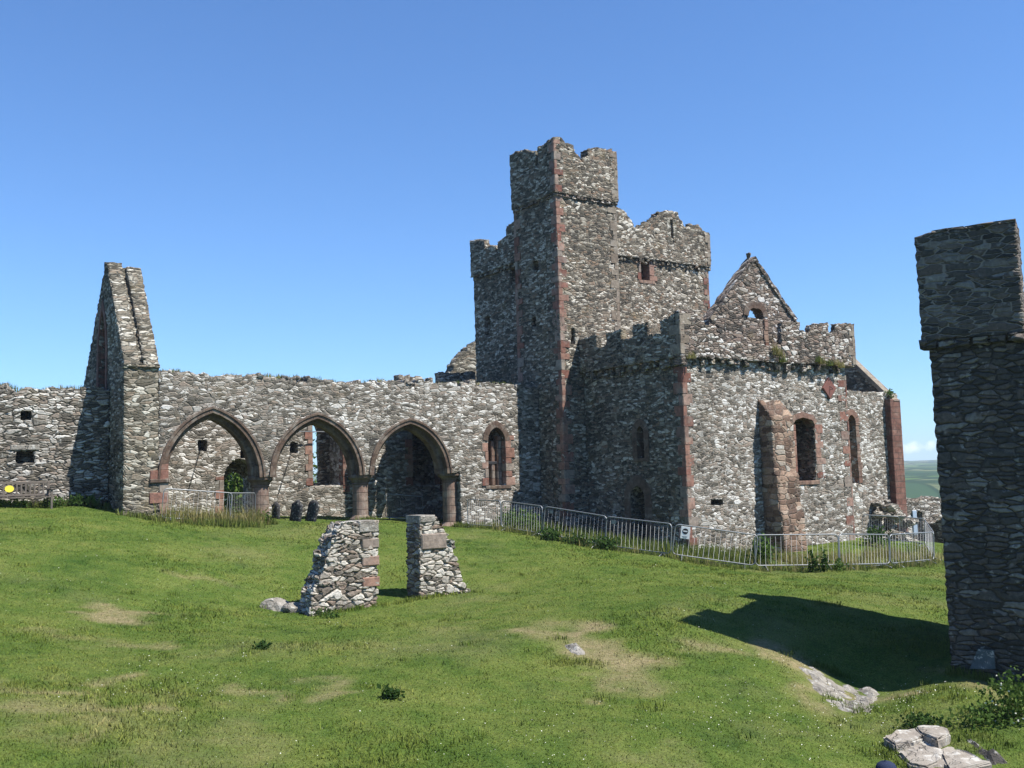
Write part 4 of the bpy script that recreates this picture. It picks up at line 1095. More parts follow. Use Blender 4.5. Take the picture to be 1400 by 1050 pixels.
# east gable with sloping coping
EG = Plane(CS.P(ce+.05, 0), v, -u)
rk0 = EG.sz(1220, 545); rk1 = EG.sz(1166, 494)
mb = MB(); m_ = (rk1[1]-rk0[1])/(rk1[0]-rk0[0])
tpt_ = rk0[0]+4.2
slab(mb, EG, [(.9, 2), (8.5, 2), (8.5, rk0[1]-.15), (tpt_, rk0[1]+4.2*m_-.1), (rk0[0]-.1, rk0[1]-.2), (.9, rk0[1]-.3)], 'tower', .3, res=.12)
eg = part(mb, 'east_gable')
mb = MB()
a = np.array([rk0[0]-.1, rk0[1]-.1*m_-.05]); b = np.array([tpt_, rk0[1]+4.2*m_]); c2 = np.array([8.6, rk0[1]])
for p0, p1 in ((a, b), (b, c2)):
    mb = MB()
    t = (p1-p0)/np.linalg.norm(p1-p0); nn = np.array([-t[1], t[0]]); nn = nn if nn[1] > 0 else -nn
    V = [EG.P(*(q+nn*h), d) for d in (-.08, .36) for (q, h) in ((p0, -.12), (p1, -.12), (p1, .06), (p0, .06))]
    mb.add(V, np.array([(0, 1, 2, 3), (5, 4, 7, 6), (3, 2, 6, 7), (0, 4, 5, 1), (0, 3, 7, 4), (1, 5, 6, 2)]), 'buffblock')
    part(mb, 'gable_coping', eg)
# tumbled core at the chancel foot
mb = MB(); cb = CS.P(CS.sz(1200, 690)[0], 0)
for k in range(46):
    q = CS.P(CS.sz(1186+random.random()*46, 700)[0], 0, -random.uniform(-.1, .85)); hgt = max(0, 1.9-abs((q-cb)@u)*.5)*random.random()
    kk = random.uniform(.14, .34); boulder(mb, (q[0], q[1], ground(q[0], q[1])+hgt), (kk*1.2, kk, kk*.7), 'pier', seed=k, sub=2, rz=random.uniform(0, 3))
part(mb, 'tumbled_core', cha)

# ------------------------------------------------------------------ the wall left of the gable
root = empty('rubble_wall', LW.P(-2, ground(*LW.P(-2, 0)[:2]))); ro = np.array(root.location)
tag(root, 'low rubble wall with square holes, left of the tall gable and behind the bench', 'stone wall', kind='thing')
def sub(mb, name, root, parent=None):
    o = mb.build(name, parent or root)
    if parent is None:
        o.location = -Vector(root.location)
    return o
s1 = 0.0; s0 = LW.sz(-90, 600)[0]-14
lt = S(LW, (-90, 528), (-40, 528), (0, 527), (12, 527), (28, 534), (60, 533), (85, 530), (118, 531), (152, 530))
lt = [(s0, lt[0][1]-.2), (s0+7, lt[0][1]+.1)]+lt; lt[-1] = (s1, lt[-1][1])
h1 = slit(LW, 22, 616.5, 47, 633); h2 = slit(LW, 28, 562, 43, 574)
mb = MB(); slab(mb, LW, [(s0, 1.8), (s1, 1.8)]+rag(lt, .09, .22)[::-1], 'west', .9, [h1, h2], .08)
slab(mb, LW.off(.7), [(h1[0][0]-.3, h1[0][1]-.3), (h2[1][0]+.5, h1[0][1]-.3), (h2[1][0]+.5, h2[2][1]+.3), (h1[0][0]-.3, h2[2][1]+.3)], 'tower', .15, res=.2)
capstones(mb, LW, lt, .9, 'west', n_per_m=2.6, size=.17)
sub(mb, 'masonry', root)
mb = MB(); q = S(LW, (14, 616), (54, 609)); box(mb, LW, q[0][0], q[1][0], q[0][1]+.01, q[1][1]+.02, -.03, .5, 'rock', .02); sub(mb, 'lintel', root)
# ------------------------------------------------------------------ gatehouse tower on the right
T0 = atd(1294, 911, 18.0); e = np.array([math.cos(math.radians(30)), -math.sin(math.radians(30)), 0]); bk = np.array([-e[1], e[0], 0])
# the face looks towards the camera's side (-bk)
T0[0] = atd(1290, 760, 18.0)[0]
GP = Plane(T0, e, -bk)
root = empty('gatehouse_tower', T0*[1, 1, 0]+Z*ground(T0[0], T0[1]))
tag(root, 'dark shaded stone tower with overhanging top, alone at the right edge', 'stone tower', kind='thing')
gl_ = GP.sz(1268, 470)[0]; gzs = GP.sz(1262, 466)[1]; gzt = GP.sz(1252, 326)[1]; gRt = GP.sz(1392, 340)[0]
glu = GP.sz(1253.5, 360)[0]; zn = GP.sz(1393, 376)[1]
zg = -1.6
mb = MB()
gR = gRt+4.2
bdep = 4.1
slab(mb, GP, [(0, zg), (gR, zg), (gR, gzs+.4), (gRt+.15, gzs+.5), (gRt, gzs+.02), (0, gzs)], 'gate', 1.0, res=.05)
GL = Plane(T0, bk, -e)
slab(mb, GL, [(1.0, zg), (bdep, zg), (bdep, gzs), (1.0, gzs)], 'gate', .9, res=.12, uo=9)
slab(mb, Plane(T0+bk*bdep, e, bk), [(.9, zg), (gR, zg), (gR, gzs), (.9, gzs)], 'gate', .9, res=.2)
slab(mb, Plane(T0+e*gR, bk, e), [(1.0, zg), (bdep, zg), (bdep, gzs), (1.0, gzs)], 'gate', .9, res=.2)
box(mb, GP, .5, gR-.5, gzs-.5, gzs-.2, .5, bdep-.4, 'gate')
bo = sub(mb, 'masonry', root)
mb = MB(); ov = -.09
GPu = GP.off(ov)
tpu = rag([(glu, gzt), (glu+.25, gzt+.05), (gRt, gzt+.03)], .02, .3)
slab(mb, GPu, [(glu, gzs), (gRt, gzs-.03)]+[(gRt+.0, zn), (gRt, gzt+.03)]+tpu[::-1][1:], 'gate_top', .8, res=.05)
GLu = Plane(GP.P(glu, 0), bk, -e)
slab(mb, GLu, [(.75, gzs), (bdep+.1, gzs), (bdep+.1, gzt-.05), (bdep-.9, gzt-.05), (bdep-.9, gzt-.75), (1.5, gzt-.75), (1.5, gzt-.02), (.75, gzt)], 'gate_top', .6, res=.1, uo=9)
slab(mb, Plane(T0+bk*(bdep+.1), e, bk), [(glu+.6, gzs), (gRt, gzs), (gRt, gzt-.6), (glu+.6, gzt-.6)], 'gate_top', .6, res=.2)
sub(mb, 'overhanging_parapet', root)
mb = MB()
for k in range(6):
    a = glu-.03+(gRt-glu+.05)*k/6; b = a+(gRt-glu+.05)/6-.012
    box(mb, GP, a, b, gzs-.17+random.uniform(-.02, .02), gzs-.005, ov*random.uniform(.6, 1.2)-.03, .3, 'gate', .03)
sub(mb, 'string_course', root)
mb = MB()
for k in range(5):
    a = glu+.28+(gRt-glu-.28)*k/5; box(mb, GPu, a, a+(gRt-glu-.28)/5-.002, gzt+.03, gzt+.085+random.uniform(0, .01), -.02, .8, 'gate_top', .012)
sub(mb, 'coping', root)
mb = MB(); q = S(GP, (1326, 914), (1361, 914), (1359, 889), (1337, 887))
V = [GP.P(a+(b_ if True else 0), z_, d) for d in (.1, -.045) for (a, z_), b_ in zip(q, (0, 0, 0, 0))]
mb.add(V, np.array([(4, 5, 6, 7)]+[(i, (i+1) % 4, 4+(i+1) % 4, 4+i) for i in range(4)]), 'slate_blue') if 'slate_blue' in M else None
M['slate_blue'] = rockmat('blue_grey_stone', [(.3, (.07, .085, .09)), (.7, (.15, .17, .175))], 5, .02)
mb = MB(); mb.add(V, np.array([(4, 5, 6, 7)]+[(i, (i+1) % 4, 4+(i+1) % 4, 4+i) for i in range(4)]), 'slate_blue')
tag(sub(mb, 'patch_stone', root), 'pale blue grey block low in the wall')

# ------------------------------------------------------------------ two free-standing stumps of wall on the lawn
PO = gpt(516, 826, 24.0); PP = Plane(PO, u, -v)
q = S(PP, (420, 833), (516, 833), (517, 712), (470, 714), (461, 730), (452, 746), (444, 772), (437, 797), (427, 818))
root = empty('wall_stump', PP.P(q[0][0]*.5, ground(*PP.P(q[0][0]*.5, 0)[:2]))); tag(root, 'pale rubble stump whose broken sloping side faces left, above loose boulders', 'stone pillar', kind='thing', group='stumps of wall on the lawn')
mb = MB()
slab(mb, PP, [(q[0][0], q[0][1]-.3), (q[1][0], q[1][1]-.3), q[2]]+rag(q[3:], .09, .18), 'pier', .7, res=.032)
pr = [p for p in q]
for k in range(26):
    t = random.random(); i = random.choice((4, 5, 6, 7)); a, b = np.array(q[i]), np.array(q[min(8, i+1)]); p = a+(b-a)*t
    kk = random.uniform(.08, .17); boulder(mb, PP.P(p[0]+random.uniform(-.02, .22), p[1], random.uniform(.0, .6)), (kk*1.3, kk, kk*.6), 'pier', seed=200+k, sub=2, rz=random.uniform(-.4, .4)+.6)
st1 = sub(mb, 'masonry', root)
mb = MB(); s_ = q[2][0]; box(mb, PP, s_-.5, s_+.012, q[2][1]-.26, q[2][1]+.015, -.02, .72, 'rock', .03); 
for zf in (.62, 1.02, 1.5): box(mb, PP, s_-.42, s_+.015, q[2][1]-zf, q[2][1]-zf+.22, -.02, .3, 'redblock', .02)
sub(mb, 'dressed_stones', root)
q2 = S(PP, (574, 830), (644, 826), (636, 800), (628, 772), (618, 748), (610, 730), (600, 708), (574, 706))
root = empty('wall_stump', PP.P((q2[0][0]+q2[1][0])/2, ground(*PP.P(q2[0][0]+.4, 0)[:2]))); tag(root, 'rubble stump with a straight shaded left face and a right side sloping outward', 'stone pillar', kind='thing', group='stumps of wall on the lawn')
mb = MB(); slab(mb, PP, [(q2[0][0], q2[0][1]-.3), (q2[1][0], q2[1][1]-.3)]+rag(q2[1:7], .08, .18)+[q2[7]], 'pier', .68, res=.032, uo=5)
for k in range(16):
    i = random.choice((1, 2, 3, 4, 5)); a, b = np.array(q2[i]), np.array(q2[i+1]); p = a+(b-a)*random.random()
    kk = random.uniform(.07, .14); boulder(mb, PP.P(p[0]-random.uniform(.0, .2), p[1], random.uniform(.0, .6)), (kk*1.3, kk, kk*.6), 'pier', seed=300+k, sub=2, rz=.6)
sub(mb, 'masonry', root)
mb = MB(); s_ = q2[7][0]; box(mb, PP, s_-.01, s_+.42, q2[7][1]-.16, q2[7][1]+.02, -.02, .7, 'rock', .03); box(mb, PP, s_+.02, s_+.72, q2[7][1]-.8, q2[7][1]-.42, -.03, .3, 'redblock', .03)
sub(mb, 'dressed_stones', root)
for (px, py, D, sz_, lab) in ((377, 827, 23.8, (.42, .3, .22), 'large pale lichen covered boulder, farthest left of the stones by the sloping stump'),
                              (407, 829, 23.7, (.36, .24, .17), 'flat pale stone lying between the large boulder and the stump')):
    p = gpt(px, py, D); mb = MB(); boulder(mb, (0, 0, .04), sz_, 'rock', .3, seed=int(px)); o = mb.build('boulder'); o.location = p; o.rotation_euler.z = .5; tag(o, lab, 'boulder', 'loose stones by the stumps')

# ------------------------------------------------------------------ crowd barriers
def barrier_meshes(L=2.5):
    ms = {}
    H0, H1, r = .16, 1.08, .13
    loop = []
    for (cx_, cz_, a0) in ((r, H1-r, 180), (L-r, H1-r, 90), (L-r, H0+r, 0), (r, H0+r, -90)):
        for k in range(6):
            a = math.radians(a0-k*18); loop.append((cx_+r*math.cos(a), 0, cz_+r*math.sin(a)))
    mb = MB(); tube(mb, loop, .019, 'steel', 7, closed=True); ms['frame'] = mb
    mb = MB(); n = 16
    for k in range(1, n): tube(mb, [(L*k/n, 0, H0+.005), (L*k/n, 0, H1-.005)], .0042, 'steel', 5)
    ms['bars'] = mb
    for nm, x in (('foot', .3), ('foot', L-.3)):
        mb = MB(); tube(mb, [(x, -.28, .02), (x, -.25, .05), (x, 0, .14), (x, 0, .17), (x, 0, .14), (x, .25, .05), (x, .28, .02)], .018, 'steel', 5); ms[nm+str(x)] = mb
    return ms
BL = 2.5
_src = None
def barrier(p0, p1, label):
    global _src
    p0, p1 = np.array(p0, float), np.array(p1, float); d = p1-p0; L = np.linalg.norm(d)
    root = empty('crowd_barrier', p0); root.rotation_euler = (random.uniform(-.03, .03), -math.atan2(d[2], math.hypot(d[0], d[1])), math.atan2(d[1], d[0])); root.scale = (L/BL, 1, 1)
    tag(root, label, 'barrier', 'steel crowd barriers round the cathedral')
    if _src is None:
        _src = []
        for k, mb in barrier_meshes(BL).items():
            nm = ''.join(c for c in k if not c.isdigit() and c != '.'); _src.append((nm, mb.build(nm, root)))
    else:
        for nm, o in _src: c = o.copy(); col.objects.link(c); c.parent = root
    return root
def gp_(px, D, py=760):
    p = atd(px, py, D); return np.array([p[0], p[1], ground(p[0], p[1])-.03])
chain = [(640, 38.6), (686, 36.9), (742, 35.0), (827, 33.3), (917, 31.9), (1031, 31.5), (1147, 31.6), (1216, 33.4), (1277, 35.6)]
labs = ['barrier half in grass in front of the nave window, behind the tall nettles', 'barrier just left of the turret foot, with nettles growing through it', 'barrier before the dark turret wall with a small tag at top left',
        'barrier in front of the dark pointed doorway', 'barrier carrying the white no entry notice at the transept corner', 'barrier in front of the red buttress, tall weeds through its bars',
        'barrier with dry yellow grass behind it, right of the buttress', 'barrier at the bend of the fence, below the red pilaster', 'steeply angled end barrier next to the dark tower']
BR = []
for (a, b, lab) in zip(chain[:-1], chain[1:], labs):
    p0, p1 = gp_(*a), gp_(*b); t = (p1-p0)/np.linalg.norm(p1-p0); BR.append(barrier(p0+t*.02, p1-t*.02, 'grey steel '+lab))
p = gp_(1277, 35.7); q_ = gp_(1262, 39.2, 700); barrier(p, q_, 'grey steel barrier turning away from the corner beside the dark tower')
p0, p1 = gp_(1176, 40.4, 700), gp_(1226, 40.1, 700); barrier(p0, p1, 'grey steel barrier farther back, left of two below the pilaster')
p2 = gp_(1261, 39.4, 700); barrier(p1, p2, 'grey steel barrier farther back, right of two below the pilaster')
pa, pb, pc = NA.P(NA.sz(214, 690)[0], 0, -.5), NA.P(NA.sz(309, 690)[0], 0, -.35), NA.P(NA.sz(352, 690)[0], 0, .2)
fz = lambda p: np.array([p[0], p[1], ground(p[0], p[1])-.03])
barrier(fz(pa), fz(pb), 'grey steel barrier with dry grass across the leftmost arch'); barrier(fz(pb), fz(pc), 'grey steel barrier touching the first round column under the leftmost arch')
pa, pb = NA.P(NA.sz(573, 700)[0], 0, 2.8), NA.P(NA.sz(617, 700)[0], 0, 2.4); barrier(fz(pa), fz(pb), 'grey steel barrier in shade inside the third arch')
# notice and small tags hung on the bars
def on_barrier(b, x, z, w, h, name, label, cat, sign=False):
    mw = b.matrix_basis.copy()
    root = empty(name, (0, 0, 0)); root.matrix_basis = mw @ __import__('mathutils').Matrix.Translation((x, -.035, z)); root.scale = (1, 1, 1)
    tag(root, label, cat)
    mb = MB(); pl = Plane((0, 0, 0), np.array([1., 0, 0]), np.array([0, -1., 0]))
    box(mb, pl, -w/2, w/2, -h/2, h/2, 0, .012, 'white' if sign else 'steel', .004); mb.build('board', root)
    if sign:
        mb = MB(); a = np.linspace(0, 2*PI, 29)[:-1]; r = w*.33
        V = [(r*math.cos(t), -.004, h*.12+r*math.sin(t)) for t in a]; mb.add(V+[(0, -.004, h*.12)], np.array([(i, (i+1) % 28, 28) for i in range(28)]), 'black'); mb.build('symbol_disc', root)
        mb = MB(); box(mb, pl, -r*.72, r*.72, h*.12-r*.2, h*.12+r*.2, -.008, -.002, 'white'); mb.build('symbol_bar', root)
        mb = MB()
        for k, ww in enumerate((.3, .22)): box(mb, pl, -w*ww, w*ww, -h*(.31+.1*k)-.006, -h*(.31+.1*k)+.008, -.003, .001, 'steel')
        mb.build('text_lines', root)
    return root
on_barrier(BR[4], .32, .86, .27, .37, 'notice', 'white notice with a black no entry symbol hung on a barrier', 'sign', True)
on_barrier(BR[2], .3, .93, .14, .1, 'tag_plate', 'small grey plate on the barrier before the turret', 'plate')
on_barrier(BR[3], .3, .93, .16, .13, 'tag_plate', 'small grey plate on the barrier left of the pointed doorway', 'plate')

# ------------------------------------------------------------------ bench
LD = lambda px, o=.0: LW.P(LW.sz(px, 690)[0], 0)[1]-o
b1 = atd(71, 688, LD(71, .75)); bz = ground(b1[0], b1[1]); 
root = empty('park_bench', (b1[0]-u[0]*.9, b1[1]-u[1]*.9, bz-.06), math.atan2(u[1], u[0])); tag(root, 'weathered wooden bench with slatted back and yellow disc against the left wall', 'bench')
bp_ = Plane((0, 0, 0), np.array([1., 0, 0]), np.array([0, -1., 0]))
def bpart(name, fn):
    mb = MB(); fn(mb); return mb.build(name, root)
def back(mb):
    box(mb, bp_, -.9, .9, .84, .92, .30, .35, 'wood', .008); box(mb, bp_, -.9, .9, .46, .52, .24, .29, 'wood', .008)
    for k in range(14): x = -.82+1.64*k/13; box(mb, bp_, x-.024, x+.024, .52, .84, .285, .31, 'wood', .005)
bpart('backrest', back)
bpart('seat', lambda mb: [box(mb, bp_, -.9, .9, .40, .43, -.25+.1*k, -.17+.1*k, 'wood', .006) for k in range(5)])
for x in (-.88, .82):
    bpart('leg', lambda mb: box(mb, bp_, x, x+.06, -.1, .64, -.26, -.2, 'wood', .006)); bpart('leg', lambda mb: box(mb, bp_, x, x+.06, -.1, .9, .29, .35, 'wood', .006))
    bpart('armrest', lambda mb: box(mb, bp_, x-.01, x+.07, .64, .68, -.3, .3, 'wood', .01))
mb = MB(); a = np.linspace(0, 2*PI, 25)[:-1]
V = [(.13*math.cos(t)-.28, d, .70+.105*math.sin(t)) for d in (.275, .255) for t in a]; mb.add(V, np.array([(i, (i+1) % 24, 24+(i+1) % 24, 24+i) for i in range(24)]), 'yellow'); mb.parts.append((np.array([list(range(24, 48))]), np.zeros((1, 24, 2)), 'yellow', False)); mb.build('disc', root)

# ------------------------------------------------------------------ gravestones inside the nave
def grave(px, py, D, h, w, lean, head, lab, rz=-.45):
    p = atd(px, py, D); p[2] = ground(p[0], p[1])-.08
    mb = MB(); pl = Plane((0, 0, 0), np.array([1., 0, 0]), np.array([0, -1., 0]))
    if head == 'point': pts = [(-w/2, 0), (w/2, 0), (w/2, h*.78), (0, h), (-w/2, h*.78)]
    else: pts = [(-w/2, 0), (w/2, 0)]+[(w/2*math.cos(t), h-w/2+w/2*math.sin(t)) for t in np.linspace(0, PI, 11)]
    slab(mb, pl, pts, 'slate', .09, res=.12)
    o = mb.build('gravestone'); o.location = p; o.rotation_euler = (0, lean, rz); tag(o, lab, 'gravestone', 'dark gravestones seen through the arches')
grave(402, 722, 36.2, .84, .44, .2, 'point', 'dark leaning gravestone with pointed top, left of a pair in the middle arch')
grave(423, 722, 36.4, .84, .42, .27, 'round', 'dark leaning gravestone with rounded top, right of a pair in the middle arch')
grave(376, 714, 36.6, .7, .3, .02, 'point', 'narrow dark gravestone hard against the first round column')
grave(587, 708, 42.5, .75, .5, .0, 'round', 'rounded gravestone in deep shade inside the third arch')

# ------------------------------------------------------------------ boundary wall far behind on the right
FO = atd(1236, 700, 52); FP = Plane(FO, np.array([.94, .34, 0]), np.array([.34, -.94, 0]))
root = empty('boundary_wall', FP.P(1, ground(*FP.P(1, 0)[:2]))); tag(root, 'distant rubble wall with a dark doorway between red pilaster and dark tower', 'stone wall', kind='thing')
zz = lambda px, py: FP.sz(px, py)
tp = [zz(1225, 684), zz(1240, 681), zz(1262, 683), zz(1275, 680), zz(1300, 683), zz(1340, 682)]
dr = S(FP, (1254, 735), (1261, 735), (1261, 700), (1254, 700))
mb = MB(); slab(mb, FP, [(tp[0][0], -2)]+[(dr[0][0], -2), dr[3], dr[2], (dr[1][0], -2)]+[(tp[-1][0], -2)]+rag(tp, .07, .25)[::-1], 'west', .8, res=.12)
sub(mb, 'masonry', root)
mb = MB(); q = S(FP, (1248, 720), (1253.5, 720), (1253.5, 698), (1248, 698)); box(mb, FP, q[0][0], q[1][0], q[0][1]-.4, q[2][1], -.06, .0, 'blue', .01); tag(sub(mb, 'door_leaf', root), 'pale blue painted door leaf')
mb = MB(); sp = Plane(FP.P(zz(1263, 700)[0], 0, -1.8), -FP.n, np.array([-.94, -.34, 0]))
slab(mb, sp, [(-1.6, -2), (1.8, -2), (1.8, .4), (.6, .9), (-.5, 1.75), (-1.6, tp[2][1])], 'tower', .9, res=.14); sub(mb, 'return_wall', root)
mb = MB(); slab(mb, FP.off(1.6), [(dr[0][0]-.5, -2), (dr[1][0]+.5, -2), (dr[1][0]+.5, dr[2][1]+.1), (dr[0][0]-.5, dr[2][1]+.1)], 'tower', .2, res=.2); sub(mb, 'passage', root)

# ------------------------------------------------------------------ bare rock and paving in the turf
def outcrop(pix, lab, h=.1, mat='rock', res=.09, rough=.1, name='rock_outcrop', cat='rock'):
    P = np.array([gray(*p) for p in pix]); c = P.mean(0); poly = [(a-c[0], b-c[1]) for a, b, _ in P]
    lo, hi = np.min(poly, 0), np.max(poly, 0)
    gx, gy = np.meshgrid(np.arange(lo[0], hi[0]+res, res), np.arange(lo[1], hi[1]+res, res)); g = np.c_[gx.ravel(), gy.ravel()]
    g = g[inpoly(g, poly)]; bd = resample(poly, res); bd += rng.uniform(-.3, .3, bd.shape)*res
    allp = np.r_[bd, g]; E = [(i, (i+1) % len(bd)) for i in range(len(bd))]
    r = geometry.delaunay_2d_cdt([Vector(q) for q in allp.tolist()], E, [], 1, 1e-6)
    V = np.array([tuple(q) for q in r[0]]); T = np.array([f for f in r[2] if len(f) == 3])
    d = np.array([np.sqrt(((bd-q)**2).sum(1)).min() for q in V]); x, y = V[:, 0]+c[0], V[:, 1]+c[1]
    k = np.clip(d/.22, 0, 1)
    led = vnoise(x*.8+y*.5, y-x*.4, 3.0, 31); led = np.floor(led*4)/4
    z = ground_arr(x, y)-c[2]-.09+k*(h+.09+h*.9*(led-.4)+rough*(vnoise(x, y, 7, 32)-.5)+rough*.6*(vnoise(x, y, 17, 33)-.5))
    mb = MB(); mb.add(np.c_[V, z], T, mat); o = mb.build(name); o.location = c; tag(o, lab, cat, kind='thing'); return o
outcrop(BARE[0], 'small cracked grey rock breaking through the dry patch mid lawn', .05)
outcrop(BARE[1], 'broad weathered bedrock slab at the edge of the tower shadow', .02, rough=.09, res=.07)
outcrop(BARE[2], 'narrow pale strip of rock on the grassy mound', .07)
outcrop([(1308, 1008), (1326, 1004), (1352, 1018), (1380, 1036), (1398, 1052), (1352, 1052), (1322, 1030)], 'dark jagged rock edge in the hollow beside the paving slabs', .07, 'darkrock', .06, .1)
outcrop(BARE[3], 'cracked flat paving under and around the stone slabs of the steps', .03, 'paving', .07, .03, 'stone_paving', 'paving')
# stepped slabs
SL = [([(1209, 1018), (1234, 1008), (1252, 1004), (1262, 1016), (1246, 1024), (1224, 1029)], .11, 'upper left flat stone slab of the steps, pale with cracked front edge'),
      ([(1253, 1004), (1280, 1001), (1297, 1005), (1299, 1017), (1282, 1025), (1263, 1016)], .12, 'upper right stone slab of the steps, next to the dark hollow'),
      ([(1226, 1031), (1247, 1026), (1262, 1019), (1280, 1028), (1288, 1044), (1268, 1056), (1244, 1052)], .05, 'lower broad slab below the cracked front edge of the steps'),
      ([(1283, 1028), (1301, 1020), (1326, 1033), (1356, 1054), (1300, 1064), (1291, 1045)], .055, 'lower right slab of the steps running off the bottom of the picture'),
      ([(1270, 1057), (1290, 1047), (1300, 1066), (1340, 1075), (1290, 1085)], .05, 'lowest slab of the steps, almost below the picture edge')]
for pix, h, lab in SL:
    P = np.array([gray(*p) for p in pix]); c = P.mean(0); P = c+(P-c)*1.05; n = len(P)
    zt_ = np.mean([ground(a, b) for a, b, _ in P])+h
    bm = bmesh.new()
    tv = [bm.verts.new((a-c[0], b-c[1], zt_-c[2]+.25*(ground(a, b)-zt_+h))) for a, b, _ in P]
    f = bm.faces.new(tv); f.normal_update()
    if f.normal.z < 0: f.normal_flip()
    r = bmesh.ops.extrude_face_region(bm, geom=[f]); 
    for x in [g for g in r['geom'] if isinstance(g, bmesh.types.BMVert)]: x.co.z -= .4
    bmesh.ops.recalc_face_normals(bm, faces=bm.faces); bmesh.ops.bevel(bm, geom=list(bm.edges), offset=.03, segments=2, affect='EDGES')
    bmesh.ops.subdivide_edges(bm, edges=list(bm.edges), cuts=2, use_grid_fill=True)
    for x in bm.verts: x.co += Vector(rng.normal(size=3)*.006)+Vector((0, 0, (vnoise(x.co.x+c[0], x.co.y+c[1], 4, 41)-.5)*.04))
    me = bpy.data.meshes.new('paving_slab'); bm.to_mesh(me); bm.free(); me.materials.append(M['paving'])
    o = bpy.data.objects.new('paving_slab', me); col.objects.link(o); o.location = c; tag(o, lab, 'stone slab', 'slabs of the sunken steps')

# ------------------------------------------------------------------ vegetation
def veg(name, lab, cat, build, group=None, loc=None, kind='thing'):
    mb = MB(); build(mb); o = mb.build(name)
    if loc is not None: o.location = loc
    tag(o, lab, cat, group, kind); return o
def clump(px, py, D, n, h, sp, mat='tuft'):
    p = gpt(px, py, D); return p
def strip(mb, a, b, n, mat, per=26, h=(.1, .35), spread=.25, w=.014, j=.2):
    a, b = np.array(a), np.array(b); t = rng.random(n)[:, None]; C = a+(b-a)*t; C[:, :2] += rng.normal(size=(n, 2))*j; C[:, 2] = ground_arr(C[:, 0], C[:, 1])-.02
    blades(mb, C, mat, per, h, spread, w)
def fence_grass(mb):
    for (a, b) in zip(chain[:-1], chain[1:]):
        p0, p1 = gp_(*a), gp_(*b); strip(mb, p0, p1, 40, 'tuft', 22, (.05, .22), .22, .01, .16); strip(mb, p0, p1, 8, 'straw', 18, (.12, .35), .2, .009, .25)
    p0, p1 = gp_(1050, 33.5), gp_(1265, 37.0); strip(mb, p0, p1, 120, 'straw', 24, (.12, .45), .4, .012, .9)
    p0, p1 = gp_(945, 34.5), gp_(1050, 34.6); strip(mb, p0, p1, 60, 'tuft', 24, (.12, .5), .35, .012, .5)
    p0, p1 = gp_(700, 38.3), gp_(930, 34.2); strip(mb, p0, p1, 90, 'tuft', 24, (.12, .5), .35, .012, .5)
    strip(mb, fz(NA.P(NA.sz(214, 690)[0], 0, -.45)), fz(NA.P(NA.sz(352, 690)[0], 0, -.2)), 60, 'straw', 26, (.15, .75), .25, .011, .25)
    strip(mb, fz(NA.P(NA.sz(214, 690)[0], 0, -.9)), fz(NA.P(NA.sz(352, 690)[0], 0, -.7)), 50, 'tuft', 24, (.08, .35), .3, .012, .25)
    for pl, a, b in ((LW, -90, 150), (NA, 352, 380), (NA, 490, 512), (NA, 620, 700), (GS, 165, 217)):
        strip(mb, fz(pl.P(pl.sz(a, 690)[0], 0, -.15)), fz(pl.P(pl.sz(b, 690)[0], 0, -.15)), int(abs(b-a)*.5)+6, 'tuft', 22, (.06, .28), .16, .012, .1)
    for q in (PP.P(-.7, 0, -.05), PP.P(1.3, 0, -.05)): strip(mb, fz(q-u*.8), fz(q+u*.9), 46, 'blade', 20, (.04, .15), .12, .006, .08)
    for k in range(26): q = GP.P(rng.uniform(0, 2), 0, -rng.uniform(.02, .25)); strip(mb, fz(q), fz(q), 2, 'tuft', 22, (.06, .22), .12, .006, .06)
    for pix in ((1095, 902, 1150, 925), (1120, 950, 1200, 972), (750, 905, 812, 908), (1205, 1030, 1240, 1054), (1215, 1006, 1295, 998), (1300, 1000, 1390, 1025), (1285, 935, 1318, 975)):
        strip(mb, gray(pix[0], pix[1]), gray(pix[2], pix[3]), 30, 'blade', 24, (.03, .11), .14, .005, .12)
_fg = fence_grass
def fence_grass(mb):
    _fg(mb)
    for _ in range(150):
        Y = 11.5+rng.random()**1.4*20; X = rng.uniform(-.5, .5)*Y; q = np.array([X, Y, ground(X, Y)-.01]); blades(mb, [q+[rng.normal()*.12, rng.normal()*.15, 0] for _ in range(4)], 'blade', 16, (.03, .11), .12, .006)
o = veg('long_grass', 'rough long grass and straw along the barriers and wall feet', 'long grass', fence_grass, kind='stuff')
def walltop(mb):
    for pl, pts, dep, n in ((NA, top, .9, 70), (LW, lt, .9, 40)):
        for _ in range(n):
            i = random.randrange(len(pts)-1); t = random.random(); s = pts[i][0]+(pts[i+1][0]-pts[i][0])*t; z_ = pts[i][1]+(pts[i+1][1]-pts[i][1])*t
            blades(mb, pl.P(s, z_-.03, random.uniform(.1, dep)), random.choice(('straw', 'tuft')), 20, (.05, .2), .14, .012)
    for (px, py) in z6(600, 570), z6(640, 600), z6(620, 590), z6(860, 640), z6(900, 650), z6(940, 645), z6(840, 630), z6(170, 610), z6(655, 630), z6(960, 660):
        q = TPS.sz(px, py); blades(mb, [TPS.P(q[0]+random.uniform(-.1, .1), q[1]-.1, -.12) for _ in range(3)], random.choice(('straw', 'tuft')), 22, (.08, .32), .13, .011)
    q = CS.sz(1214, 541); leaves(mb, CS.P(q[0], q[1]+.08, -.1), (.22, .2, .2), 160, .1, 'leaf')
veg_o = veg('wall_grass', 'tufts of dry grass growing on the wall tops and corbels', 'grass tufts', walltop, kind='stuff')
def plants(lab, cat, spots, name, n, size, mat, grp):
    pass
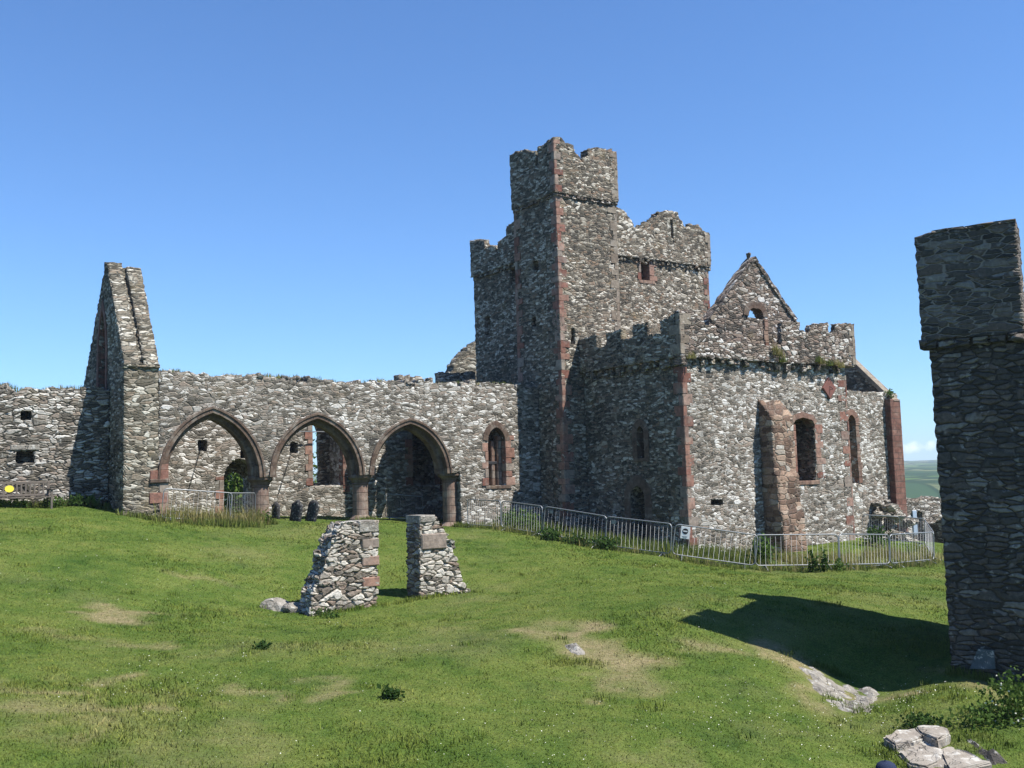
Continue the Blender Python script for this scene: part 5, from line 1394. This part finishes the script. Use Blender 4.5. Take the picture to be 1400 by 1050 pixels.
PL = [  # px, py, D, radii, leaves, size, material, name, label, category
 (18, 690, LD(18, .55), (.5, .25, .16), 320, .1, 'leaf', 'low_shrub', 'leafy green clump under the left end of the bench', 'plant'),
 (72, 688, LD(72, .5), (.4, .22, .2), 320, .1, 'leaf', 'low_shrub', 'leafy green clump at the right end of the bench', 'plant'),
 (103, 686, LD(103, .35), (.45, .25, .24), 380, .1, 'darkleaf', 'low_shrub', 'dark leafy clump where the gable shadow starts on the wall', 'plant'),
 (752, 738, 34.3, (.45, .35, .28), 420, .11, 'darkleaf', 'nettle_clump', 'low nettles in front of the second barrier', 'plant'),
 (700, 712, 37.5, (.6, .5, .5), 620, .12, 'leaf', 'nettle_clump', 'tall nettles growing through the barrier at the turret foot', 'plant'),
 (722, 716, 37.0, (.5, .4, .45), 520, .12, 'leaf', 'nettle_clump', 'nettles just right of the tallest clump at the turret foot', 'plant'),
 (828, 752, 33.0, (.5, .35, .3), 460, .11, 'darkleaf', 'nettle_clump', 'dark nettles where the third and fourth barriers meet', 'plant'),
 (792, 742, 33.7, (.55, .3, .22), 420, .1, 'darkleaf', 'nettle_clump', 'low dark growth under the barrier before the turret wall', 'plant'),
 (1043, 752, 33.6, (.45, .35, .6), 520, .13, 'leaf', 'dock_plant', 'green dock growing in the corner left of the red buttress', 'plant'),
 (1112, 772, 31.2, (.2, .15, .42), 150, .12, 'darkleaf', 'dock_plant', 'tall dark weed before the barrier by the buttress', 'plant'),
 (1128, 776, 31.0, (.14, .12, .4), 110, .11, 'darkleaf', 'dock_plant', 'shorter dark weed right of the tall weed by the buttress', 'plant'),
 (1148, 782, 31.2, (.22, .2, .2), 120, .1, 'leaf', 'dock_plant', 'small weed at the foot where two barriers meet in dry grass', 'plant'),
 (357, 882, 18.2, (.17, .12, .07), 110, .09, 'darkleaf', 'thistle', 'dark green thistle rosette in the lawn below the loose boulders', 'weed'),
 (536, 968, 14.9, (.16, .13, .11), 150, .09, 'darkleaf', 'thistle', 'dark green thistle rosette in the middle of the near lawn', 'weed'),
 (455, 845, 22.6, (.2, .16, .06), 80, .07, 'leaf', 'thistle', 'small green weed just below the sloping stump', 'weed'),
 (1388, 985, 15.6, (.45, .4, .42), 900, .075, 'leaf', 'bramble_bush', 'leafy bush with white flowers at the right edge below the dark tower', 'bush'),
 (1262, 985, 15.6, (.35, .25, .12), 320, .07, 'darkleaf', 'low_shrub', 'dark low growth on the mound above the paving slabs', 'plant'),
 (1345, 990, 15.4, (.5, .35, .2), 420, .07, 'leaf', 'low_shrub', 'green growth on the mound beside the white flowered bush', 'plant'),
 (360, 722, 34.9, (.35, .25, .3), 300, .1, 'leaf', 'low_shrub', 'leafy weeds at the foot of the first round column', 'plant'),
 (440, 826, 23.2, (.3, .2, .1), 160, .07, 'leaf', 'low_shrub', 'small leafy weed between the boulders and the sloping stump', 'plant'),
 (1196, 720, 39.2, (.5, .4, .5), 420, .13, 'darkleaf', 'low_shrub', 'dark growth in the recess at the chancel foot', 'plant')]
for px, py, D, rad, n, size, mat, nm, lab, cat in PL:
    p = gpt(px, py, D); mb = MB(); leaves(mb, (0, 0, rad[2]*.55), rad, n, size, mat, .5)
    for _ in range(max(3, int(rad[0]*14)) if nm == 'dock_plant' else 1):
        a = random.uniform(0, 6.3); rr = random.random()*rad[0]*.7; tube(mb, [(rr*.4*math.cos(a), rr*.4*math.sin(a), -.03), (rr*.8*math.cos(a), rr*.8*math.sin(a), rad[2]*.8), (rr*math.cos(a), rr*math.sin(a), rad[2]*1.35)], [.008, .006, .003], mat, 4)
    if nm == 'bramble_bush':
        for _ in range(26):
            d = rng.normal(size=3); d /= np.linalg.norm(d); d[1] = -abs(d[1]); q_ = d*np.array(rad)*random.uniform(.9, 1.1)+[0, 0, rad[2]*.55]; boulder(mb, q_, (.016, .016, .012), 'daisy', sub=1)
    o = mb.build(nm); o.location = p; tag(o, lab, cat, 'weeds and bushes' if cat != 'weed' else 'thistles in the lawn', 'thing')
def fern(mb):
    for k in range(16):
        a = rng.uniform(0, 2*PI); L = rng.uniform(.35, .6); tip = np.array([math.cos(a)*L*.6, math.sin(a)*L*.6, L])
        for t in np.linspace(.15, 1, 12):
            c = tip*t*np.array([1, 1, 1-.25*t]); sd_ = np.array([-math.sin(a), math.cos(a), 0]); w = .13*(1.05-t)+.015
            for s_ in (-1, 1):
                q_ = c+sd_*w*s_; d_ = tip/np.linalg.norm(tip)*.035; mb.add([c-d_*.4, c+d_*.5, q_+d_*.3], np.array([(0, 1, 2)]), 'fern', np.zeros((1, 3, 2)))
for px, lab in ((118, 'pale green fern at the foot of the wall in the gable shadow, left of two'), (130, 'pale green fern at the foot of the wall, nearest the gable')):
    p = gpt(px, 688, LD(px, .3)); mb = MB(); fern(mb); o = mb.build('fern'); o.location = p; tag(o, lab, 'fern', 'ferns at the wall foot')
# growth beyond the nave doorway
p = NN.P(NN.sz(330, 690)[0]+3.6, 0, 8.5); mb = MB(); leaves(mb, (p[0], p[1], ground(p[0], p[1])+1.2), (3.2, 1.8, 2.8), 6500, .24, 'fern', .6); leaves(mb, (p[0], p[1], ground(p[0], p[1])+.8), (2.6, 1.6, 1.9), 2600, .2, 'tuft', .6)
tag(mb.build('bush'), 'sunlit green bush beyond the doorway seen through the leftmost arch', 'bush', kind='thing')

# ------------------------------------------------------------------ person below the slope: only the cap shows
def skin(name, joints, bones, parent, mat, sub=2):
    me = bpy.data.meshes.new(name); me.from_pydata([j[:3] for j in joints], bones, []); o = bpy.data.objects.new(name, me); col.objects.link(o); o.parent = parent
    md = o.modifiers.new('skin', 'SKIN'); md.use_smooth_shade = True
    sv = me.skin_vertices[0].data
    for i, j in enumerate(joints): sv[i].radius = (j[3], j[4] if len(j) > 4 else j[3]); sv[i].use_root = (i == 0)
    s2 = o.modifiers.new('sub', 'SUBSURF'); s2.levels = s2.render_levels = sub; me.materials.append(M[mat]); return o
M['skin'] = plain('skin', (.5, .3, .22), .6, .3, .08, 20); M['navy'] = plain('navy_cloth', (.022, .03, .06), .9, .15, .2, 40); M['denim'] = plain('grey_cloth', (.06, .065, .075), .9, .15, .2, 40); M['hair'] = plain('brown_hair', (.05, .03, .02), .7, .3, .3, 50)
capz = atd(1211, 1041, 11.2); pz = capz[2]-1.80
root = empty('person', (capz[0], capz[1], pz), .35); tag(root, 'person in a dark navy cap and jacket standing on the path below the lawn', 'person')
J_ = [(0, 0, .95, .15, .12), (0, 0, 1.15, .14, .11), (0, 0, 1.36, .17, .115), (0, 0, 1.48, .075), (0, .01, 1.55, .06), (0, -.005, 1.64, .085, .1), (0, 0, 1.71, .075, .09),
      (.19, 0, 1.41, .06), (.24, .02, 1.13, .043), (.25, -.06, .88, .032), (-.19, 0, 1.41, .06), (-.24, .02, 1.13, .043), (-.25, -.06, .88, .032),
      (.09, 0, .88, .09), (.1, -.01, .5, .06), (.1, .02, .09, .04), (.11, -.14, .035, .04, .03), (-.09, 0, .88, .09), (-.1, -.01, .5, .06), (-.1, .02, .09, .04), (-.11, -.14, .035, .04, .03), (0, -.115, 1.625, .014)]
Bn = [(0, 1), (1, 2), (2, 3), (3, 4), (4, 5), (5, 6), (2, 7), (7, 8), (8, 9), (2, 10), (10, 11), (11, 12), (0, 13), (13, 14), (14, 15), (15, 16), (0, 17), (17, 18), (18, 19), (19, 20), (5, 21)]
for sx in (1, -1):                       # hands with five separate fingers
    hnd = len(J_); J_.append((.252*sx, -.08, .81, .03, .016)); Bn.append((9 if sx > 0 else 12, hnd))
    for k, (dx_, L) in enumerate(((-.024, .068), (-.008, .08), (.008, .075), (.022, .058))):
        i = len(J_); J_.append((.252*sx, -.085+dx_, .775, .0095)); J_.append((.248*sx, -.09+dx_, .775-L*.55, .0085)); J_.append((.24*sx, -.094+dx_, .775-L, .007)); Bn += [(hnd, i), (i, i+1), (i+1, i+2)]
    i = len(J_); J_.append((.246*sx, -.12, .80, .011)); J_.append((.238*sx, -.138, .765, .009)); Bn += [(hnd, i), (i, i+1)]
skin('body', J_, Bn, root, 'skin')
skin('jacket', [(0, 0, .9, .19, .15), (0, 0, 1.15, .17, .135), (0, 0, 1.37, .19, .14), (0, 0, 1.47, .11, .1), (.2, 0, 1.42, .085), (.245, .02, 1.13, .066), (.252, -.05, .92, .052), (-.2, 0, 1.42, .085), (-.245, .02, 1.13, .066), (-.252, -.05, .92, .052)],
     [(0, 1), (1, 2), (2, 3), (2, 4), (4, 5), (5, 6), (2, 7), (7, 8), (8, 9)], root, 'navy')
skin('trousers', [(0, 0, .93, .165, .135), (.09, 0, .84, .11), (.1, -.01, .5, .085), (.1, .02, .1, .07), (-.09, 0, .84, .11), (-.1, -.01, .5, .085), (-.1, .02, .1, .07)], [(0, 1), (1, 2), (2, 3), (0, 4), (4, 5), (5, 6)], root, 'denim')
for sx in (1, -1): skin('shoe', [(.105*sx, .05, .04, .045, .035), (.11*sx, -.08, .04, .05, .035), (.112*sx, -.17, .035, .04, .028)], [(0, 1), (1, 2)], root, 'black')
mb = MB(); lathe(mb, (0, 0, 0), [(.108, 1.66), (.112, 1.70), (.108, 1.74), (.09, 1.775), (.055, 1.797), (.012, 1.803), (.012, 1.808), (.001, 1.81)], 'navy', 24)
o = mb.build('cap', root)
for f in o.data.polygons: f.use_smooth = True
mb = MB(); n = 12; V = []
for zz_, off in ((1.668, 0), (1.66, 0)):
    for k in range(n+1):
        a = PI+PI*k/n; V.append((.108*math.cos(a), .108*math.sin(a), zz_)); V.append((.1*math.cos(a), .108*math.sin(a)-.085*abs(math.sin(a))**.6, zz_-.015))
f = []
for k in range(n): a = 2*k; f += [(a, a+1, a+3, a+2), (26+a, 26+a+2, 26+a+3, 26+a+1), (a+1, 26+a+1, 26+a+3, a+3)]
mb.add(V, np.array(f), 'navy'); mb.build('cap_peak', root)
mb = MB(); lathe(mb, (0, .012, 0), [(.075, 1.53), (.098, 1.57), (.104, 1.64), (.106, 1.68)], 'hair', 16, .15*PI, .85*PI); mb.build('hair', root)
for sx in (1, -1): mb = MB(); boulder(mb, (.098*sx, .0, 1.625), (.012, .022, .034), 'skin', .05, seed=4, sub=2); mb.build('ear', root); mb = MB(); boulder(mb, (.034*sx, -.098, 1.645), (.014, .008, .009), 'white', .02, seed=4, sub=2); mb.build('eye', root)
mb = MB(); boulder(mb, (0, -.094, 1.575), (.026, .01, .008), 'redblock', .02, seed=4, sub=2); mb.build('mouth', root)

# ------------------------------------------------------------------ the air between here and the hills
if HAZE:
    bm = bmesh.new(); bmesh.ops.create_cube(bm, size=1)
    for q in bm.verts: q.co = Vector((q.co.x*7000, q.co.y*7000+1200, 40.5+q.co.z*139))
    me = bpy.data.meshes.new('haze'); bm.to_mesh(me); bm.free(); o = bpy.data.objects.new('haze', me); col.objects.link(o)
    tag(o, 'thin blue sea haze over the hills', 'haze', kind='stuff')
    hm = bpy.data.materials.new('haze'); hm.use_nodes = True; t_ = hm.node_tree; t_.nodes.clear()
    pv = t_.nodes.new('ShaderNodeVolumePrincipled'); oo = t_.nodes.new('ShaderNodeOutputMaterial'); t_.links.new(pv.outputs[0], oo.inputs['Volume'])
    pv.inputs['Color'].default_value = (.72, .84, 1, 1); pv.inputs['Density'].default_value = .00022; pv.inputs['Anisotropy'].default_value = 0.0
    me.materials.append(hm)
# ------------------------------------------------------------------ light, sky, camera
AZ = np.array([.921, -.391]); EL = math.radians(56.0)
W = bpy.data.worlds.new('World'); sc.world = W; W.use_nodes = True
nt = W.node_tree; nt.nodes.clear()
out = nt.nodes.new('ShaderNodeOutputWorld'); bg = nt.nodes.new('ShaderNodeBackground'); sky = nt.nodes.new('ShaderNodeTexSky')
sky.sky_type = 'NISHITA'; sky.sun_disc = False; sky.sun_elevation = EL; sky.sun_rotation = math.atan2(AZ[0], AZ[1])
sky.altitude = 0; sky.air_density = 1.0; sky.dust_density = .0; sky.ozone_density = 1.6
bg.inputs[1].default_value = .071
# one small fair-weather cloud low over the hills
tc = nt.nodes.new('ShaderNodeTexCoord')
def vmn(op, a, b):
    n = nt.nodes.new('ShaderNodeVectorMath'); n.operation = op
    for s_, x in zip(n.inputs, (a, b)):
        if isinstance(x, bpy.types.NodeSocket): nt.links.new(x, s_)
        else: s_.default_value = x
    return n
cd = ray(1249, 612); cd /= np.linalg.norm(cd)
rel = vmn('SUBTRACT', tc.outputs['Generated'], tuple(cd)).outputs[0]
nz = nt.nodes.new('ShaderNodeTexNoise'); nz.inputs['Scale'].default_value = 90; nz.inputs['Detail'].default_value = 5; nt.links.new(tc.outputs['Generated'], nz.inputs['Vector'])
sc_ = vmn('MULTIPLY', rel, (1/.020, 1/.020, 1/.0062)).outputs[0]
ln = vmn('LENGTH', sc_, (0, 0, 0)).outputs['Value']
def mth(op, a, b, clamp=False):
    n = nt.nodes.new('ShaderNodeMath'); n.operation = op; n.use_clamp = clamp
    for s_, x in zip(n.inputs, (a, b)):
        if isinstance(x, bpy.types.NodeSocket): nt.links.new(x, s_)
        else: s_.default_value = x
    return n.outputs[0]
m_ = mth('SUBTRACT', 1.0, ln); m_ = mth('ADD', m_, mth('MULTIPLY', mth('SUBTRACT', nz.outputs[0], .5), 3.2)); m_ = mth('MULTIPLY', m_, .75, True)
mx = nt.nodes.new('ShaderNodeMix'); mx.data_type = 'RGBA'; nt.links.new(m_, mx.inputs[0]); tn = vmn('MULTIPLY', sky.outputs[0], (.71, 1.07, 1.50)); nt.links.new(tn.outputs[0], mx.inputs[6]); mx.inputs[7].default_value = (13.5, 14.2, 15.0, 1)
nt.links.new(mx.outputs[2], bg.inputs[0]); nt.links.new(bg.outputs[0], out.inputs[0])

L = bpy.data.lights.new('sun', 'SUN'); L.energy = 5.0; L.angle = math.radians(.53); L.color = (1, .955, .89)
lo_ = bpy.data.objects.new('sun', L); col.objects.link(lo_)
sd_ = Vector((AZ[0]*math.cos(EL), AZ[1]*math.cos(EL), math.sin(EL))).normalized()
lo_.rotation_euler = sd_.to_track_quat('Z', 'Y').to_euler(); lo_.location = (30, -10, 60)

cam = bpy.data.cameras.new('camera'); cam.sensor_fit = 'HORIZONTAL'; cam.sensor_width = 36; cam.lens = 36*F/1400; cam.clip_end = 20000; cam.clip_start = .1
co = bpy.data.objects.new('camera', cam); col.objects.link(co)
from mathutils import Matrix
m3 = Matrix((RT, UP, -FW)).transposed(); co.matrix_world = Matrix.Translation(Vector(CAM)) @ m3.to_4x4()
sc.camera = co
vs = sc.view_settings; vs.view_transform = 'Standard'; vs.look = 'None'; vs.exposure = 0.85; vs.gamma = 1.0
sc.render.engine = 'CYCLES'; sc.cycles.max_bounces = 6; sc.cycles.use_denoising = True
